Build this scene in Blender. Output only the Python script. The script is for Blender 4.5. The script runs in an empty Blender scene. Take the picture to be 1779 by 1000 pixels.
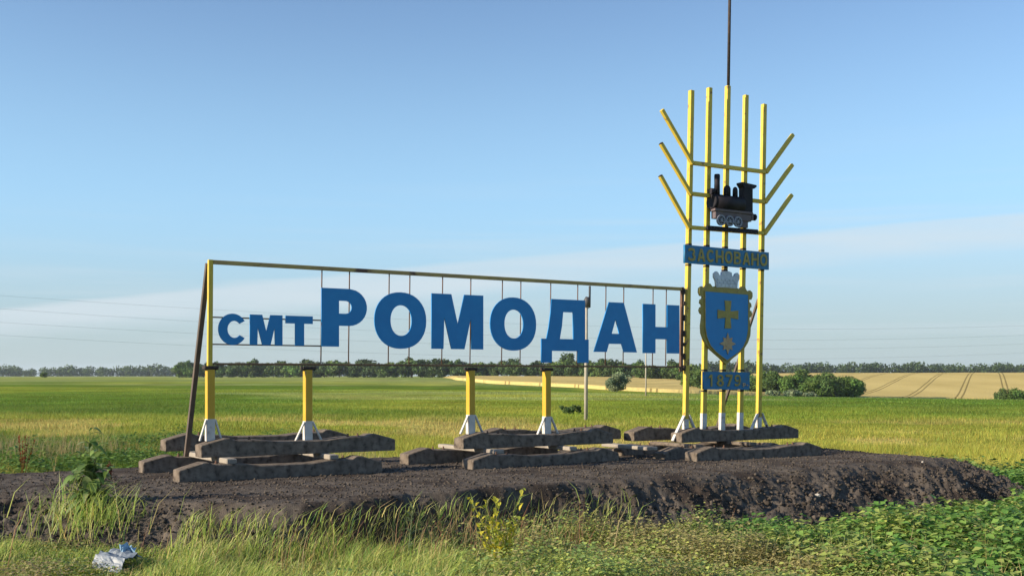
import bpy, bmesh, math, random
import numpy as np
from mathutils import Vector, Matrix

random.seed(7); rng = np.random.default_rng(7)
scene = bpy.context.scene
COL = scene.collection

# ------------------------------------------------------------------ camera
CAM_Z = 1.875
cam_data = bpy.data.cameras.new('camera')
cam = bpy.data.objects.new('camera', cam_data); COL.objects.link(cam)
cam.location = (0, 0, CAM_Z); cam.rotation_euler = (math.radians(90), 0, 0)
cam_data.sensor_width = 36.0; cam_data.lens = 38.45
cam_data.shift_y = 0.0871
cam_data.clip_start = 0.1; cam_data.clip_end = 9000
scene.camera = cam

# ------------------------------------------------------------------ light
SUN_EL = math.radians(23); SUN_ROT = math.radians(-111)      # low, from the left and a little behind the camera, along the sign
world = bpy.data.worlds.new('World'); scene.world = world; world.use_nodes = True
wn, wl = world.node_tree.nodes, world.node_tree.links
wn.clear()
w_out = wn.new('ShaderNodeOutputWorld'); w_bg = wn.new('ShaderNodeBackground')
sky = wn.new('ShaderNodeTexSky'); sky.sky_type = 'NISHITA'; sky.sun_disc = False
sky.sun_elevation = SUN_EL; sky.sun_rotation = SUN_ROT
sky.altitude = 100; sky.air_density = 1.0; sky.dust_density = 0.3; sky.ozone_density = 3.2
w_bg.inputs['Strength'].default_value = 0.105
def wnode(t, **kw):
    n = wn.new(t)
    for k, v in kw.items(): setattr(n, k, v)
    return n
# thin high cirrus: one long streak across the sky and a veil of thin streaks below it
geo = wnode('ShaderNodeTexCoord')
dotn = wnode('ShaderNodeVectorMath', operation='DOT_PRODUCT')
nrm = Vector((-0.090, -0.106, 1.0)).normalized()
dotn.inputs[1].default_value = nrm
wl.new(geo.outputs['Generated'], dotn.inputs[0])
mapn = wnode('ShaderNodeMapping'); mapn.inputs['Rotation'].default_value = (0, math.radians(-5), 0)
mapn.inputs['Scale'].default_value = (1.6, 1.6, 22)
wl.new(geo.outputs['Generated'], mapn.inputs['Vector'])
nz = wnode('ShaderNodeTexNoise'); nz.inputs['Scale'].default_value = 1.7; nz.inputs['Detail'].default_value = 7
nz.inputs['Roughness'].default_value = 0.55
wl.new(mapn.outputs['Vector'], nz.inputs['Vector'])
def wmath(op, a, b=None, clamp=False):
    n = wnode('ShaderNodeMath', operation=op); n.use_clamp = clamp
    for i, v in enumerate((a, b)):
        if v is None: continue
        if isinstance(v, (int, float)): n.inputs[i].default_value = v
        else: wl.new(v, n.inputs[i])
    return n.outputs[0]
def wrange(v, a, b, c, d):
    n = wnode('ShaderNodeMapRange', interpolation_type='SMOOTHSTEP')
    wl.new(v, n.inputs[0])
    for i, q in enumerate((a, b, c, d)): n.inputs[1 + i].default_value = q
    return n.outputs[0]
edge = wmath('ADD', dotn.outputs['Value'], wmath('MULTIPLY', wmath('SUBTRACT', nz.outputs['Fac'], 0.5), 0.022))
streak = wmath('MULTIPLY', wrange(edge, 0.004, -0.003, 0, 1), wrange(edge, -0.034, -0.014, 0.12, 1))
streak = wmath('MULTIPLY', streak, wrange(nz.outputs['Fac'], 0.30, 0.60, 0.55, 1))
mapw = wnode('ShaderNodeMapping'); mapw.inputs['Rotation'].default_value = (0, math.radians(3), 0); mapw.inputs['Scale'].default_value = (2.2, 2.2, 60)
wl.new(geo.outputs['Generated'], mapw.inputs['Vector'])
nw = wnode('ShaderNodeTexNoise'); nw.inputs['Scale'].default_value = 1.3; nw.inputs['Detail'].default_value = 6; wl.new(mapw.outputs['Vector'], nw.inputs['Vector'])
wisp = wmath('MULTIPLY', wrange(nw.outputs['Fac'], 0.45, 0.72, 0.0, 0.30), wrange(edge, 0.10, -0.02, 0.0, 1.0))
cloud_fac = wmath('MAXIMUM', wmath('MULTIPLY', streak, 0.8), wisp, True)
mixc = wnode('ShaderNodeMix', data_type='RGBA')
# hazy lower sky: the same grey veil all round the horizon
sepz = wnode('ShaderNodeSeparateXYZ'); wl.new(geo.outputs['Generated'], sepz.inputs[0])
veil = wnode('ShaderNodeMix', data_type='RGBA')
wl.new(wrange(sepz.outputs['Z'], 0.0, 0.36, 0.95, 0.0), veil.inputs[0]); wl.new(sky.outputs['Color'], veil.inputs[6])
vcol = wnode('ShaderNodeMix', data_type='RGBA'); wl.new(wrange(sepz.outputs['Z'], 0.01, 0.17, 0.0, 1.0), vcol.inputs[0])
vcol.inputs[6].default_value = (2.62, 3.28, 3.42, 1); vcol.inputs[7].default_value = (2.25, 4.0, 5.55, 1)
wl.new(vcol.outputs[2], veil.inputs[7])
wl.new(cloud_fac, mixc.inputs[0]); wl.new(veil.outputs[2], mixc.inputs[6])
mixc.inputs[7].default_value = (3.85, 4.35, 4.7, 1)
wl.new(mixc.outputs[2], w_bg.inputs['Color']); wl.new(w_bg.outputs[0], w_out.inputs['Surface'])

sun_data = bpy.data.lights.new('sun', 'SUN'); sun_data.energy = 5.0; sun_data.angle = math.radians(0.5)
sun_data.color = (1.0, 0.86, 0.66)
sun = bpy.data.objects.new('sun', sun_data); COL.objects.link(sun)
sun_dir = Vector((math.sin(SUN_ROT) * math.cos(SUN_EL), math.cos(SUN_ROT) * math.cos(SUN_EL), math.sin(SUN_EL)))
sun.rotation_euler = sun_dir.to_track_quat('Z', 'Y').to_euler(); sun.location = sun_dir * 60
scene.view_settings.view_transform = 'Standard'; scene.view_settings.look = 'None'
scene.view_settings.gamma = 1; scene.view_settings.exposure = 0.78
scene.view_settings.use_curve_mapping = False
scene.cycles.max_bounces = 6; scene.cycles.volume_bounces = 0; scene.cycles.transparent_max_bounces = 8
scene.cycles.use_denoising = True

# ------------------------------------------------------------------ helpers
U = Vector((0.849, 0.528, 0)); W = Vector((-0.528, 0.849, 0)); P1 = Vector((-3.876, 14.0, 0))
SIGN_ROT = math.atan2(U.y, U.x)
def P(s, w, z):                       # sign-aligned coordinates: along the sign, behind it, up
    v = P1 + U * s + W * w
    return Vector((v.x, v.y, z))

def tag(o, label=None, cat=None, group=None, kind=None):
    if label: o['label'] = label
    if cat: o['category'] = cat
    if group: o['group'] = group
    if kind: o['kind'] = kind
    return o
def link(name, me, mat=None, parent=None):
    o = bpy.data.objects.new(name, me); COL.objects.link(o)
    if mat is not None and not me.materials: me.materials.append(mat)
    if parent is not None:
        o.parent = parent
        o.matrix_parent_inverse = parent_world(parent).inverted()
    return o
def parent_world(p):
    m = Matrix.LocRotScale(p.location, p.rotation_euler, p.scale)
    if p.parent is not None: m = parent_world(p.parent) @ p.matrix_parent_inverse @ m
    return m
def empty(name, loc, rz=0):
    o = bpy.data.objects.new(name, None); COL.objects.link(o)
    o.location = loc; o.rotation_euler = (0, 0, rz); o.empty_display_size = 0.1
    return o
def mesh_from(name, verts, faces, smooth=False):
    me = bpy.data.meshes.new(name); me.from_pydata([tuple(v) for v in verts], [], faces); me.update()
    if smooth:
        me.polygons.foreach_set('use_smooth', [True] * len(me.polygons))
    return me
def np_mesh(name, verts, loops, counts, cols=None, smooth=False):
    """fast mesh: verts (N,3), flat loop indices, face sizes, per vertex colours"""
    me = bpy.data.meshes.new(name)
    verts = np.asarray(verts, np.float32); loops = np.asarray(loops, np.int32); counts = np.asarray(counts, np.int32)
    me.vertices.add(len(verts)); me.vertices.foreach_set('co', verts.ravel())
    me.loops.add(len(loops)); me.loops.foreach_set('vertex_index', loops)
    me.polygons.add(len(counts))
    me.polygons.foreach_set('loop_start', np.concatenate([[0], np.cumsum(counts)[:-1]]).astype(np.int32))
    if smooth: me.polygons.foreach_set('use_smooth', np.ones(len(counts), bool))
    if cols is not None:
        a = me.attributes.new('tint', 'FLOAT_COLOR', 'POINT')
        c = np.ones((len(verts), 4), np.float32); c[:, :3] = cols; a.data.foreach_set('color', c.ravel())
    me.update(calc_edges=True)
    return me

# value noise in numpy
def _hash(ix, iy, seed):
    h = (ix * 374761393 + iy * 668265263 + seed * 974634777) & 0xffffffff
    h = ((h ^ (h >> 13)) * 1274126177) & 0xffffffff
    return ((h ^ (h >> 16)) & 0xffff) / 65535.0
def vnoise(x, y, seed=0):
    x = np.asarray(x, float); y = np.asarray(y, float)
    ix = np.floor(x).astype(np.int64); iy = np.floor(y).astype(np.int64); fx = x - ix; fy = y - iy
    fx = fx * fx * (3 - 2 * fx); fy = fy * fy * (3 - 2 * fy)
    a = _hash(ix, iy, seed); b = _hash(ix + 1, iy, seed); c = _hash(ix, iy + 1, seed); d = _hash(ix + 1, iy + 1, seed)
    return (a * (1 - fx) + b * fx) * (1 - fy) + (c * (1 - fx) + d * fx) * fy
def fbm(x, y, seed=0, octv=4, rough=0.5):
    t = 0; amp = 1; tot = 0
    for i in range(octv):
        t = t + amp * vnoise(np.asarray(x) * 2 ** i, np.asarray(y) * 2 ** i, seed + i * 17); tot += amp; amp *= rough
    return t / tot
def sst(a, b, x):
    t = np.clip((np.asarray(x, float) - a) / (b - a), 0, 1); return t * t * (3 - 2 * t)

# materials
def new_mat(name):
    m = bpy.data.materials.new(name); m.use_nodes = True
    nt = m.node_tree; b = nt.nodes['Principled BSDF']
    return m, nt.nodes, nt.links, b
def painted(name, c1, c2, rough=0.45, scale=6.0, metallic=0.0, lo=0.42, hi=0.68, bump=0.15, bscale=60, spec=0.4, c3=None, lo3=.62, hi3=.74, scale3=3.0):
    m, n, l, b = new_mat(name)
    tc = n.new('ShaderNodeTexCoord'); nz = n.new('ShaderNodeTexNoise'); nz.inputs['Scale'].default_value = scale
    nz.inputs['Detail'].default_value = 6; nz.inputs['Roughness'].default_value = 0.65
    l.new(tc.outputs['Object'], nz.inputs['Vector'])
    r = n.new('ShaderNodeValToRGB'); r.color_ramp.elements[0].position = lo; r.color_ramp.elements[1].position = hi
    r.color_ramp.elements[0].color = (*c1, 1); r.color_ramp.elements[1].color = (*c2, 1)
    l.new(nz.outputs['Fac'], r.inputs['Fac'])
    out = r.outputs['Color']
    if c3 is not None:
        n3 = n.new('ShaderNodeTexNoise'); n3.inputs['Scale'].default_value = scale3; n3.inputs['Detail'].default_value = 8
        l.new(tc.outputs['Object'], n3.inputs['Vector'])
        mr = n.new('ShaderNodeMapRange'); mr.inputs[1].default_value = lo3; mr.inputs[2].default_value = hi3
        l.new(n3.outputs['Fac'], mr.inputs[0])
        mx = n.new('ShaderNodeMix'); mx.data_type = 'RGBA'; l.new(mr.outputs[0], mx.inputs[0])
        l.new(out, mx.inputs[6]); mx.inputs[7].default_value = (*c3, 1); out = mx.outputs[2]
    l.new(out, b.inputs['Base Color'])
    b.inputs['Roughness'].default_value = rough; b.inputs['Metallic'].default_value = metallic
    b.inputs['Specular IOR Level'].default_value = spec
    if bump:
        nb = n.new('ShaderNodeTexNoise'); nb.inputs['Scale'].default_value = bscale; nb.inputs['Detail'].default_value = 5
        l.new(tc.outputs['Object'], nb.inputs['Vector'])
        bp = n.new('ShaderNodeBump'); bp.inputs['Strength'].default_value = bump; bp.inputs['Distance'].default_value = 0.01
        l.new(nb.outputs['Fac'], bp.inputs['Height']); l.new(bp.outputs['Normal'], b.inputs['Normal'])
    return m
def foliage(name, transl=0.35, rough=0.7, scale=None, gain=1.0):
    """leaf material: colour from the 'tint' attribute, light passes through"""
    m, n, l, b = new_mat(name)
    at = n.new('ShaderNodeAttribute'); at.attribute_name = 'tint'
    oi = n.new('ShaderNodeObjectInfo')
    hs = n.new('ShaderNodeHueSaturation')
    mr = n.new('ShaderNodeMapRange'); mr.inputs[3].default_value = 0.8 * gain; mr.inputs[4].default_value = 1.2 * gain
    l.new(oi.outputs['Random'], mr.inputs[0]); l.new(mr.outputs[0], hs.inputs['Value'])
    l.new(at.outputs['Color'], hs.inputs['Color'])
    tr = n.new('ShaderNodeBsdfTranslucent'); l.new(hs.outputs['Color'], tr.inputs['Color'])
    l.new(hs.outputs['Color'], b.inputs['Base Color']); b.inputs['Roughness'].default_value = rough
    b.inputs['Specular IOR Level'].default_value = 0.25
    ms = n.new('ShaderNodeMixShader'); ms.inputs[0].default_value = transl
    l.new(b.outputs[0], ms.inputs[1]); l.new(tr.outputs[0], ms.inputs[2])
    l.new(ms.outputs[0], n['Material Output'].inputs['Surface'])
    return m

M = {}
M['yellow'] = painted('yellow_paint', (0.53, 0.385, 0.045), (0.60, 0.45, 0.07), 0.5, 5, c3=(0.26, 0.15, 0.05), lo3=.62, hi3=.68, scale3=8)
M['deep_yellow'] = painted('deep_yellow_paint', (0.52, 0.315, 0.025), (0.58, 0.36, 0.035), 0.5, 5, c3=(0.28, 0.15, 0.05), lo3=.63, hi3=.70, scale3=8)
M['ochre'] = painted('faded_rail_paint', (0.40, 0.29, 0.10), (0.30, 0.20, 0.09), 0.6, 3, c3=(0.10, 0.05, 0.03), lo3=.58, hi3=.68, scale3=4)
M['rust'] = painted('rusted_steel', (0.10, 0.055, 0.035), (0.17, 0.08, 0.045), 0.8, 9, bump=0.3)
M['beam'] = painted('worn_brown_beam', (0.20, 0.125, 0.07), (0.13, 0.075, 0.045), 0.8, 5, bump=0.3)
M['brown'] = painted('brown_steel', (0.085, 0.066, 0.055), (0.13, 0.095, 0.075), 0.6, 6, bump=0.2)
M['burnt'] = painted('burnt_weld', (0.022, 0.018, 0.017), (0.06, 0.035, 0.025), 0.7, 25, bump=0.5)
M['blue'] = painted('blue_paint', (0.006, 0.195, 0.50), (0.010, 0.220, 0.54), 0.42, 4, bump=0.06)
M['board_blue'] = painted('weathered_blue_paint', (0.012, 0.155, 0.36), (0.03, 0.17, 0.32), 0.5, 9, bump=0.1, c3=(0.06, 0.11, 0.14), lo3=.56, hi3=.72, scale3=8)
M['gold'] = painted('dull_gold_paint', (0.34, 0.275, 0.065), (0.24, 0.19, 0.055), 0.5, 12, bump=0.15)
M['orange'] = painted('dull_orange_paint', (0.46, 0.34, 0.19), (0.40, 0.24, 0.13), 0.5, 12, bump=0.1)
M['silver'] = painted('silver_paint', (0.42, 0.46, 0.54), (0.62, 0.66, 0.72), 0.45, 9, bump=0.2)
M['black'] = painted('black_paint', (0.012, 0.011, 0.016), (0.022, 0.018, 0.024), 0.6, 8, bump=0.15, spec=0.2)
M['loco_brown'] = painted('brown_grey_paint', (0.10, 0.075, 0.085), (0.14, 0.10, 0.10), 0.55, 8, bump=0.15)
M['wheel'] = painted('grey_wheel_paint', (0.18, 0.19, 0.24), (0.24, 0.25, 0.31), 0.5, 12, bump=0.1)
M['whitewash'] = painted('whitewashed_steel', (0.50, 0.48, 0.45), (0.62, 0.60, 0.57), 0.8, 9, bump=0.25, c3=(0.22, 0.19, 0.17), lo3=.58, hi3=.70, scale3=6)
M['concrete'] = painted('weathered_concrete', (0.150, 0.120, 0.094), (0.260, 0.216, 0.174), 0.92, 7, bump=0.5, bscale=40, spec=0.15, c3=(0.060, 0.048, 0.039), lo3=.42, hi3=.68, scale3=14)
M['pale_concrete'] = painted('pale_concrete', (0.27, 0.24, 0.20), (0.35, 0.31, 0.26), 0.92, 6, bump=0.5, bscale=30, spec=0.15, c3=(0.20, 0.17, 0.15), lo3=.55, hi3=.7, scale3=5)
M['wire'] = painted('dark_wire', (0.05, 0.05, 0.055), (0.07, 0.07, 0.075), 0.6, 4, bump=0)
M['pole_wood'] = painted('grey_concrete_pole', (0.34, 0.31, 0.26), (0.42, 0.38, 0.32), 0.9, 3, bump=0.3)
M['bark'] = painted('bark', (0.055, 0.042, 0.030), (0.10, 0.078, 0.055), 0.95, 6, bump=0.6, bscale=20)
M['leaf'] = foliage('tree_foliage', 0.25)
M['grass'] = foliage('grass_blades', 0.40)
M['weed'] = foliage('weed_leaves', 0.38, 0.55)
M['stone'] = painted('pale_stone', (0.40, 0.36, 0.31), (0.52, 0.48, 0.42), 0.85, 20, bump=0.4)

# ------------------------------------------------------------------ terrain
def T(x, y):
    x = np.asarray(x, float); y = np.asarray(y, float)
    near = np.interp(x, [-9, -4.8, -3.4, -2, 0, 4, 7, 14], [.33, .25, .17, .05, -.03, -.14, -.12, -.10])
    z = near * (1 - sst(18, 70, y)) + 0.04 * (fbm(x * 0.5, y * 0.5, 5, 3) - 0.5) * (1 - sst(30, 80, y)) * 2
    z = z + 1.75 * sst(40, 400, y)
    sy = np.where(y < 225, 95.0, 140.0)
    z = z - 4.9 * np.exp(-((x - 120) / 92.0) ** 2) * np.exp(-((y - 225) / sy) ** 2)
    z = z + 1.5 * sst(230, 480, y) * sst(20, 130, x) + 1.5 * sst(650, 1500, y)
    z = z + 0.25 * (fbm(x * 0.05, y * 0.05, 9, 3) - 0.5) * sst(25, 90, y)
    return z
def field_col(x, y):
    """what grows where: colour of the sward"""
    x = np.asarray(x, float); y = np.asarray(y, float)
    g1 = np.array([0.180, 0.232, 0.030]); g2 = np.array([0.300, 0.318, 0.048]); dk = np.array([0.085, 0.155, 0.022])
    dry = np.array([0.39, 0.33, 0.10]); oli = np.array([0.29, 0.29, 0.05]); pal = np.array([0.26, 0.29, 0.11])
    def lerp(a, b, t): return a + (b - a) * np.clip(t, 0, 1)[..., None]
    wob = (fbm(x * 0.03, y * 0.05, 31, 3) - 0.5)
    yy = y * (1 + wob * 0.5)
    n1 = fbm(x * 0.07, y * 0.06, 3, 4); n2 = fbm(x * 0.35, y * 0.30, 13, 4); n3 = fbm(x * 0.030, y * 0.022, 23, 3)
    c = np.broadcast_to(g1, x.shape + (3,)).copy()
    c = lerp(c, g2, sst(0.38, 0.66, n1))
    c = lerp(c, dk, sst(0.48, 0.66, n3) * 0.85 * sst(25, 60, y))
    dryband = sst(14, 20, yy) * (1 - sst(42, 58, yy))
    c = lerp(c, oli, dryband * (0.45 + 0.5 * sst(0.35, 0.6, n1)))
    c = lerp(c, dry, dryband * sst(0.42, 0.62, n2) * 0.9)
    left = (1 - sst(-7, -1.5, x)) * sst(14, 17, y) * (1 - sst(30, 38, yy))      # darker weeds left behind the mound
    c = lerp(c, dk, left * sst(0.36, 0.54, fbm(x * 0.25, y * 0.3, 41, 3)) * 0.9)
    rightw = sst(5, 8, x) * sst(13, 15, y) * (1 - sst(20, 25, y))
    c = lerp(c, dk * 1.15, rightw * 0.8)
    streak = sst(0.60, 0.72, fbm(x * 0.02 + 5, y * 0.05, 53, 3)) * sst(45, 70, y)
    c = lerp(c, pal, streak * 0.55)
    c = lerp(c, np.array([0.10, 0.185, 0.06]), sst(18, 45, x) * sst(105, 150, y) * (1 - sst(225, 270, y)) * 0.85)
    c = c * (0.72 + 0.56 * fbm(x * .22, y * .2, 111, 4))[..., None]
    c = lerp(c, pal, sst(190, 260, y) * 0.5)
    return c * (0.98 + 0.30 * fbm(x * 1.3, y * 1.3, 77, 3))[..., None]

ys = np.concatenate([np.arange(-20, 60, 0.5), 60 * (3800 / 60) ** np.linspace(0, 1, 170)])
xp = np.concatenate([np.arange(0, 30, 0.5), 30 * (3400 / 30) ** np.linspace(0, 1, 110)])
xs = np.concatenate([-xp[:0:-1], xp])
GX, GY = np.meshgrid(xs, ys); GZ = T(GX, GY)
nx, ny = len(xs), len(ys)
idx = np.arange(nx * ny).reshape(ny, nx)
quads = np.stack([idx[:-1, :-1], idx[:-1, 1:], idx[1:, 1:], idx[1:, :-1]], -1).reshape(-1, 4)
gme = np_mesh('ground', np.stack([GX, GY, GZ], -1).reshape(-1, 3), quads.ravel(), np.full(len(quads), 4),
              field_col(GX, GY).reshape(-1, 3) * 0.9, True)
def ground_mat():
    m, n, l, b = new_mat('meadow_ground')
    at = n.new('ShaderNodeAttribute'); at.attribute_name = 'tint'
    tc = n.new('ShaderNodeTexCoord')
    def noise(scale, vec, det=6):
        q = n.new('ShaderNodeTexNoise'); q.inputs['Scale'].default_value = scale; q.inputs['Detail'].default_value = det
        q.inputs['Roughness'].default_value = 0.68; l.new(vec, q.inputs['Vector']); return q.outputs['Fac']
    mp = n.new('ShaderNodeMapping'); mp.inputs['Scale'].default_value = (1, 0.85, 1); l.new(tc.outputs['Object'], mp.inputs['Vector'])
    n1 = noise(0.16, mp.outputs['Vector'], 9); n2 = noise(3.5, mp.outputs['Vector'], 8)
    def rng_(v, a, b_, c, d):
        r = n.new('ShaderNodeMapRange'); l.new(v, r.inputs[0])
        for i, q in enumerate((a, b_, c, d)): r.inputs[1 + i].default_value = q
        return r.outputs[0]
    mu = n.new('ShaderNodeMath'); mu.operation = 'MULTIPLY'
    l.new(rng_(n1, 0.3, 0.7, 0.72, 1.28), mu.inputs[0]); l.new(rng_(n2, 0.3, 0.7, 0.70, 1.30), mu.inputs[1])
    hs = n.new('ShaderNodeHueSaturation'); l.new(at.outputs['Color'], hs.inputs['Color']); l.new(mu.outputs[0], hs.inputs['Value'])
    l.new(rng_(n1, 0.3, 0.7, 0.485, 0.512), hs.inputs['Hue'])
    l.new(hs.outputs['Color'], b.inputs['Base Color']); b.inputs['Roughness'].default_value = 1.0
    b.inputs['Specular IOR Level'].default_value = 0.0
    bp = n.new('ShaderNodeBump'); bp.inputs['Strength'].default_value = 0.9; bp.inputs['Distance'].default_value = 0.25
    l.new(n2, bp.inputs['Height']); l.new(bp.outputs['Normal'], b.inputs['Normal'])
    return m
ground = tag(link('ground', gme, ground_mat()), kind='structure')

# wheat on the far slope: standing crop, 0.7 m above the soil, with wheel tracks left by the sprayer
WH_NEAR = [(-16.5, 316), (-5, 254), (5, 243), (13.4, 232), (21, 212), (33, 207), (52, 216), (78, 236), (100, 250), (130, 256), (200, 262), (420, 275)]
WH_FAR = [(-29, 450), (-15, 452), (-5, 452), (12, 430), (50, 440), (80, 470), (150, 492), (260, 500), (420, 505)]
def poly_at(pts, n):
    pts = np.array(pts, float); d = np.concatenate([[0], np.cumsum(np.linalg.norm(np.diff(pts, axis=0), axis=1))])
    t = np.linspace(0, d[-1], n); return np.stack([np.interp(t, d, pts[:, i]) for i in (0, 1)], -1)
na, nb = 140, 60
A = poly_at(WH_NEAR, na); B = poly_at(WH_FAR, na)
t = np.linspace(0, 1, nb)[:, None, None]
WXY = A[None] * (1 - t) + B[None] * t
WZ = T(WXY[..., 0], WXY[..., 1]) + 0.7 + 0.06 * (fbm(WXY[..., 0] * .4, WXY[..., 1] * .4, 3) - .5)
WZ[0] -= 0.75; WZ[-1] -= 0.75; WZ[:, 0] -= .75; WZ[:, -1] -= .75
WXY[1] = WXY[0] + (WXY[1] - WXY[0]) * 0.05
idx = np.arange(na * nb).reshape(nb, na)
quads = np.stack([idx[:-1, :-1], idx[:-1, 1:], idx[1:, 1:], idx[1:, :-1]], -1).reshape(-1, 4)
wme = np_mesh('wheat_field', np.concatenate([WXY, WZ[..., None]], -1).reshape(-1, 3), quads.ravel(), np.full(len(quads), 4), None, True)
def wheat_mat():
    m, n, l, b = new_mat('ripe_wheat')
    tc = n.new('ShaderNodeTexCoord')
    nz = n.new('ShaderNodeTexNoise'); nz.inputs['Scale'].default_value = 0.05; nz.inputs['Detail'].default_value = 8; nz.inputs['Roughness'].default_value = 0.6
    mp = n.new('ShaderNodeMapping'); mp.inputs['Scale'].default_value = (1, 0.35, 1)
    l.new(tc.outputs['Object'], mp.inputs['Vector']); l.new(mp.outputs['Vector'], nz.inputs['Vector'])
    r = n.new('ShaderNodeValToRGB'); r.color_ramp.elements[0].position = 0.3; r.color_ramp.elements[1].position = 0.7
    r.color_ramp.elements[0].color = (0.43, 0.335, 0.125, 1); r.color_ramp.elements[1].color = (0.55, 0.435, 0.175, 1)
    l.new(nz.outputs['Fac'], r.inputs['Fac'])
    sx = n.new('ShaderNodeSeparateXYZ'); l.new(tc.outputs['Object'], sx.inputs[0])
    # wheel tracks: pairs of lines running up the slope
    def mth(op, a, b_=None):
        q = n.new('ShaderNodeMath'); q.operation = op
        for i, v in enumerate((a, b_)):
            if v is None: continue
            if isinstance(v, (int, float)): q.inputs[i].default_value = v
            else: l.new(v, q.inputs[i])
        return q.outputs[0]
    d = mth('SUBTRACT', mth('MULTIPLY', sx.outputs['X'], 0.917), mth('MULTIPLY', sx.outputs['Y'], 0.40))
    d = mth('ADD', d, 1019.65)
    k = mth('MODULO', d, 10.5)
    k = mth('ABSOLUTE', mth('SUBTRACT', mth('ABSOLUTE', mth('SUBTRACT', k, 5.25)), 0.6))
    tr = n.new('ShaderNodeMapRange'); tr.interpolation_type = 'SMOOTHSTEP'; l.new(k, tr.inputs[0])
    tr.inputs[1].default_value = 0.12; tr.inputs[2].default_value = 0.30; tr.inputs[3].default_value = 1; tr.inputs[4].default_value = 0
    mx = n.new('ShaderNodeMix'); mx.data_type = 'RGBA'; l.new(mth('MULTIPLY', tr.outputs[0], 0.8), mx.inputs[0])
    l.new(r.outputs['Color'], mx.inputs[6]); mx.inputs[7].default_value = (0.15, 0.12, 0.045, 1)
    l.new(mx.outputs[2], b.inputs['Base Color']); b.inputs['Roughness'].default_value = 1; b.inputs['Specular IOR Level'].default_value = 0
    n2 = n.new('ShaderNodeTexNoise'); n2.inputs['Scale'].default_value = 1.5; n2.inputs['Detail'].default_value = 4
    l.new(tc.outputs['Object'], n2.inputs['Vector'])
    bp = n.new('ShaderNodeBump'); bp.inputs['Strength'].default_value = 0.7; bp.inputs['Distance'].default_value = 0.3
    l.new(n2.outputs['Fac'], bp.inputs['Height']); l.new(bp.outputs['Normal'], b.inputs['Normal'])
    return m
tag(link('wheat_field', wme, wheat_mat()), kind='structure')

# ------------------------------------------------------------------ mound of dark soil
MT = 0.60
def mound_prof(u, w):
    n = (fbm(u * 0.8, w * 0.8, 61, 3) - 0.5)
    wf = -3.02 - 0.30 * np.exp(-((u - 0.2) / 1.3) ** 2) + 2.5 * (1 - sst(-3.2, 0.0, u)) + n * 0.55      # front crest
    fw = 0.46 + 1.1 * (1 - sst(-2.5, 0.2, u)) + 0.80 * sst(2.6, 5.2, u) + 0.3 * n                                             # width of the front slope
    a = sst(0, 1, (w - (wf - fw)) / fw)
    a = np.clip((w - (wf - fw)) / fw, 0, 1); a = 0.55 * a + 0.45 * a * a * (3 - 2 * a)
    b = np.clip((2.45 + n * 0.4 - w) / 0.55, 0, 1)
    ue = 11.0 + 0.25 * (w + 2.4) * 0.3 + n * 0.3
    c = np.clip((ue + 1.15 - u) / 1.35, 0, 1); c = 0.7 * c + 0.3 * c * c * (3 - 2 * c)
    return np.minimum(np.minimum(a, b), c)
def mound_z(u, w, fine=True):
    x = P1.x + U.x * u + W.x * w; y = P1.y + U.y * u + W.y * w
    g = T(x, y); p = mound_prof(u, w)
    slope = np.clip(p * (1 - p) * 4, 0, 1)
    z = g + (MT - g) * p - 0.05 * (1 - sst(0.0, 0.06, p))
    z = z + (0.03 + 0.17 * slope) * (fbm(u * 2.6, w * 2.6, 71, 4, .6) - 0.5) * sst(0, .15, p)
    if fine:
        z = z + (0.03 + 0.13 * slope) * (fbm(u * 12, w * 12, 83, 4, .75) - 0.5) * sst(0, .15, p)
    return z
def mound_at(x, y, fine=False):
    d = Vector((x - P1.x, y - P1.y)); u = d.x * U.x + d.y * U.y; w = d.x * W.x + d.y * W.y
    return float(mound_z(np.array(u), np.array(w), fine))
us = np.arange(-8, 13.6, 0.027); ws = np.arange(-5.2, 3.4, 0.027)
MU, MW = np.meshgrid(us, ws); MZ = mound_z(MU, MW)
MX = P1.x + U.x * MU + W.x * MW; MY = P1.y + U.y * MU + W.y * MW
idx = np.arange(MU.size).reshape(MU.shape)
quads = np.stack([idx[:-1, :-1], idx[:-1, 1:], idx[1:, 1:], idx[1:, :-1]], -1).reshape(-1, 4)
prof = mound_prof(MU, MW).ravel()
keep = (prof[quads] > 0.0).any(1)
quads = quads[keep]
used = np.unique(quads); remap = -np.ones(MU.size, np.int64); remap[used] = np.arange(len(used))
mme = np_mesh('soil_mound', np.stack([MX, MY, MZ], -1).reshape(-1, 3)[used], remap[quads].ravel(), np.full(len(quads), 4), None, True)
M['soil'] = painted('dark_gravelly_soil', (0.074, 0.063, 0.054), (0.130, 0.109, 0.091), 1.0, 9, bump=0.9, bscale=70, spec=0.1,
                    c3=(0.046, 0.036, 0.030), lo3=.46, hi3=.62, scale3=1.6)
tag(link('soil_mound', mme, M['soil']), kind='structure')

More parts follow.
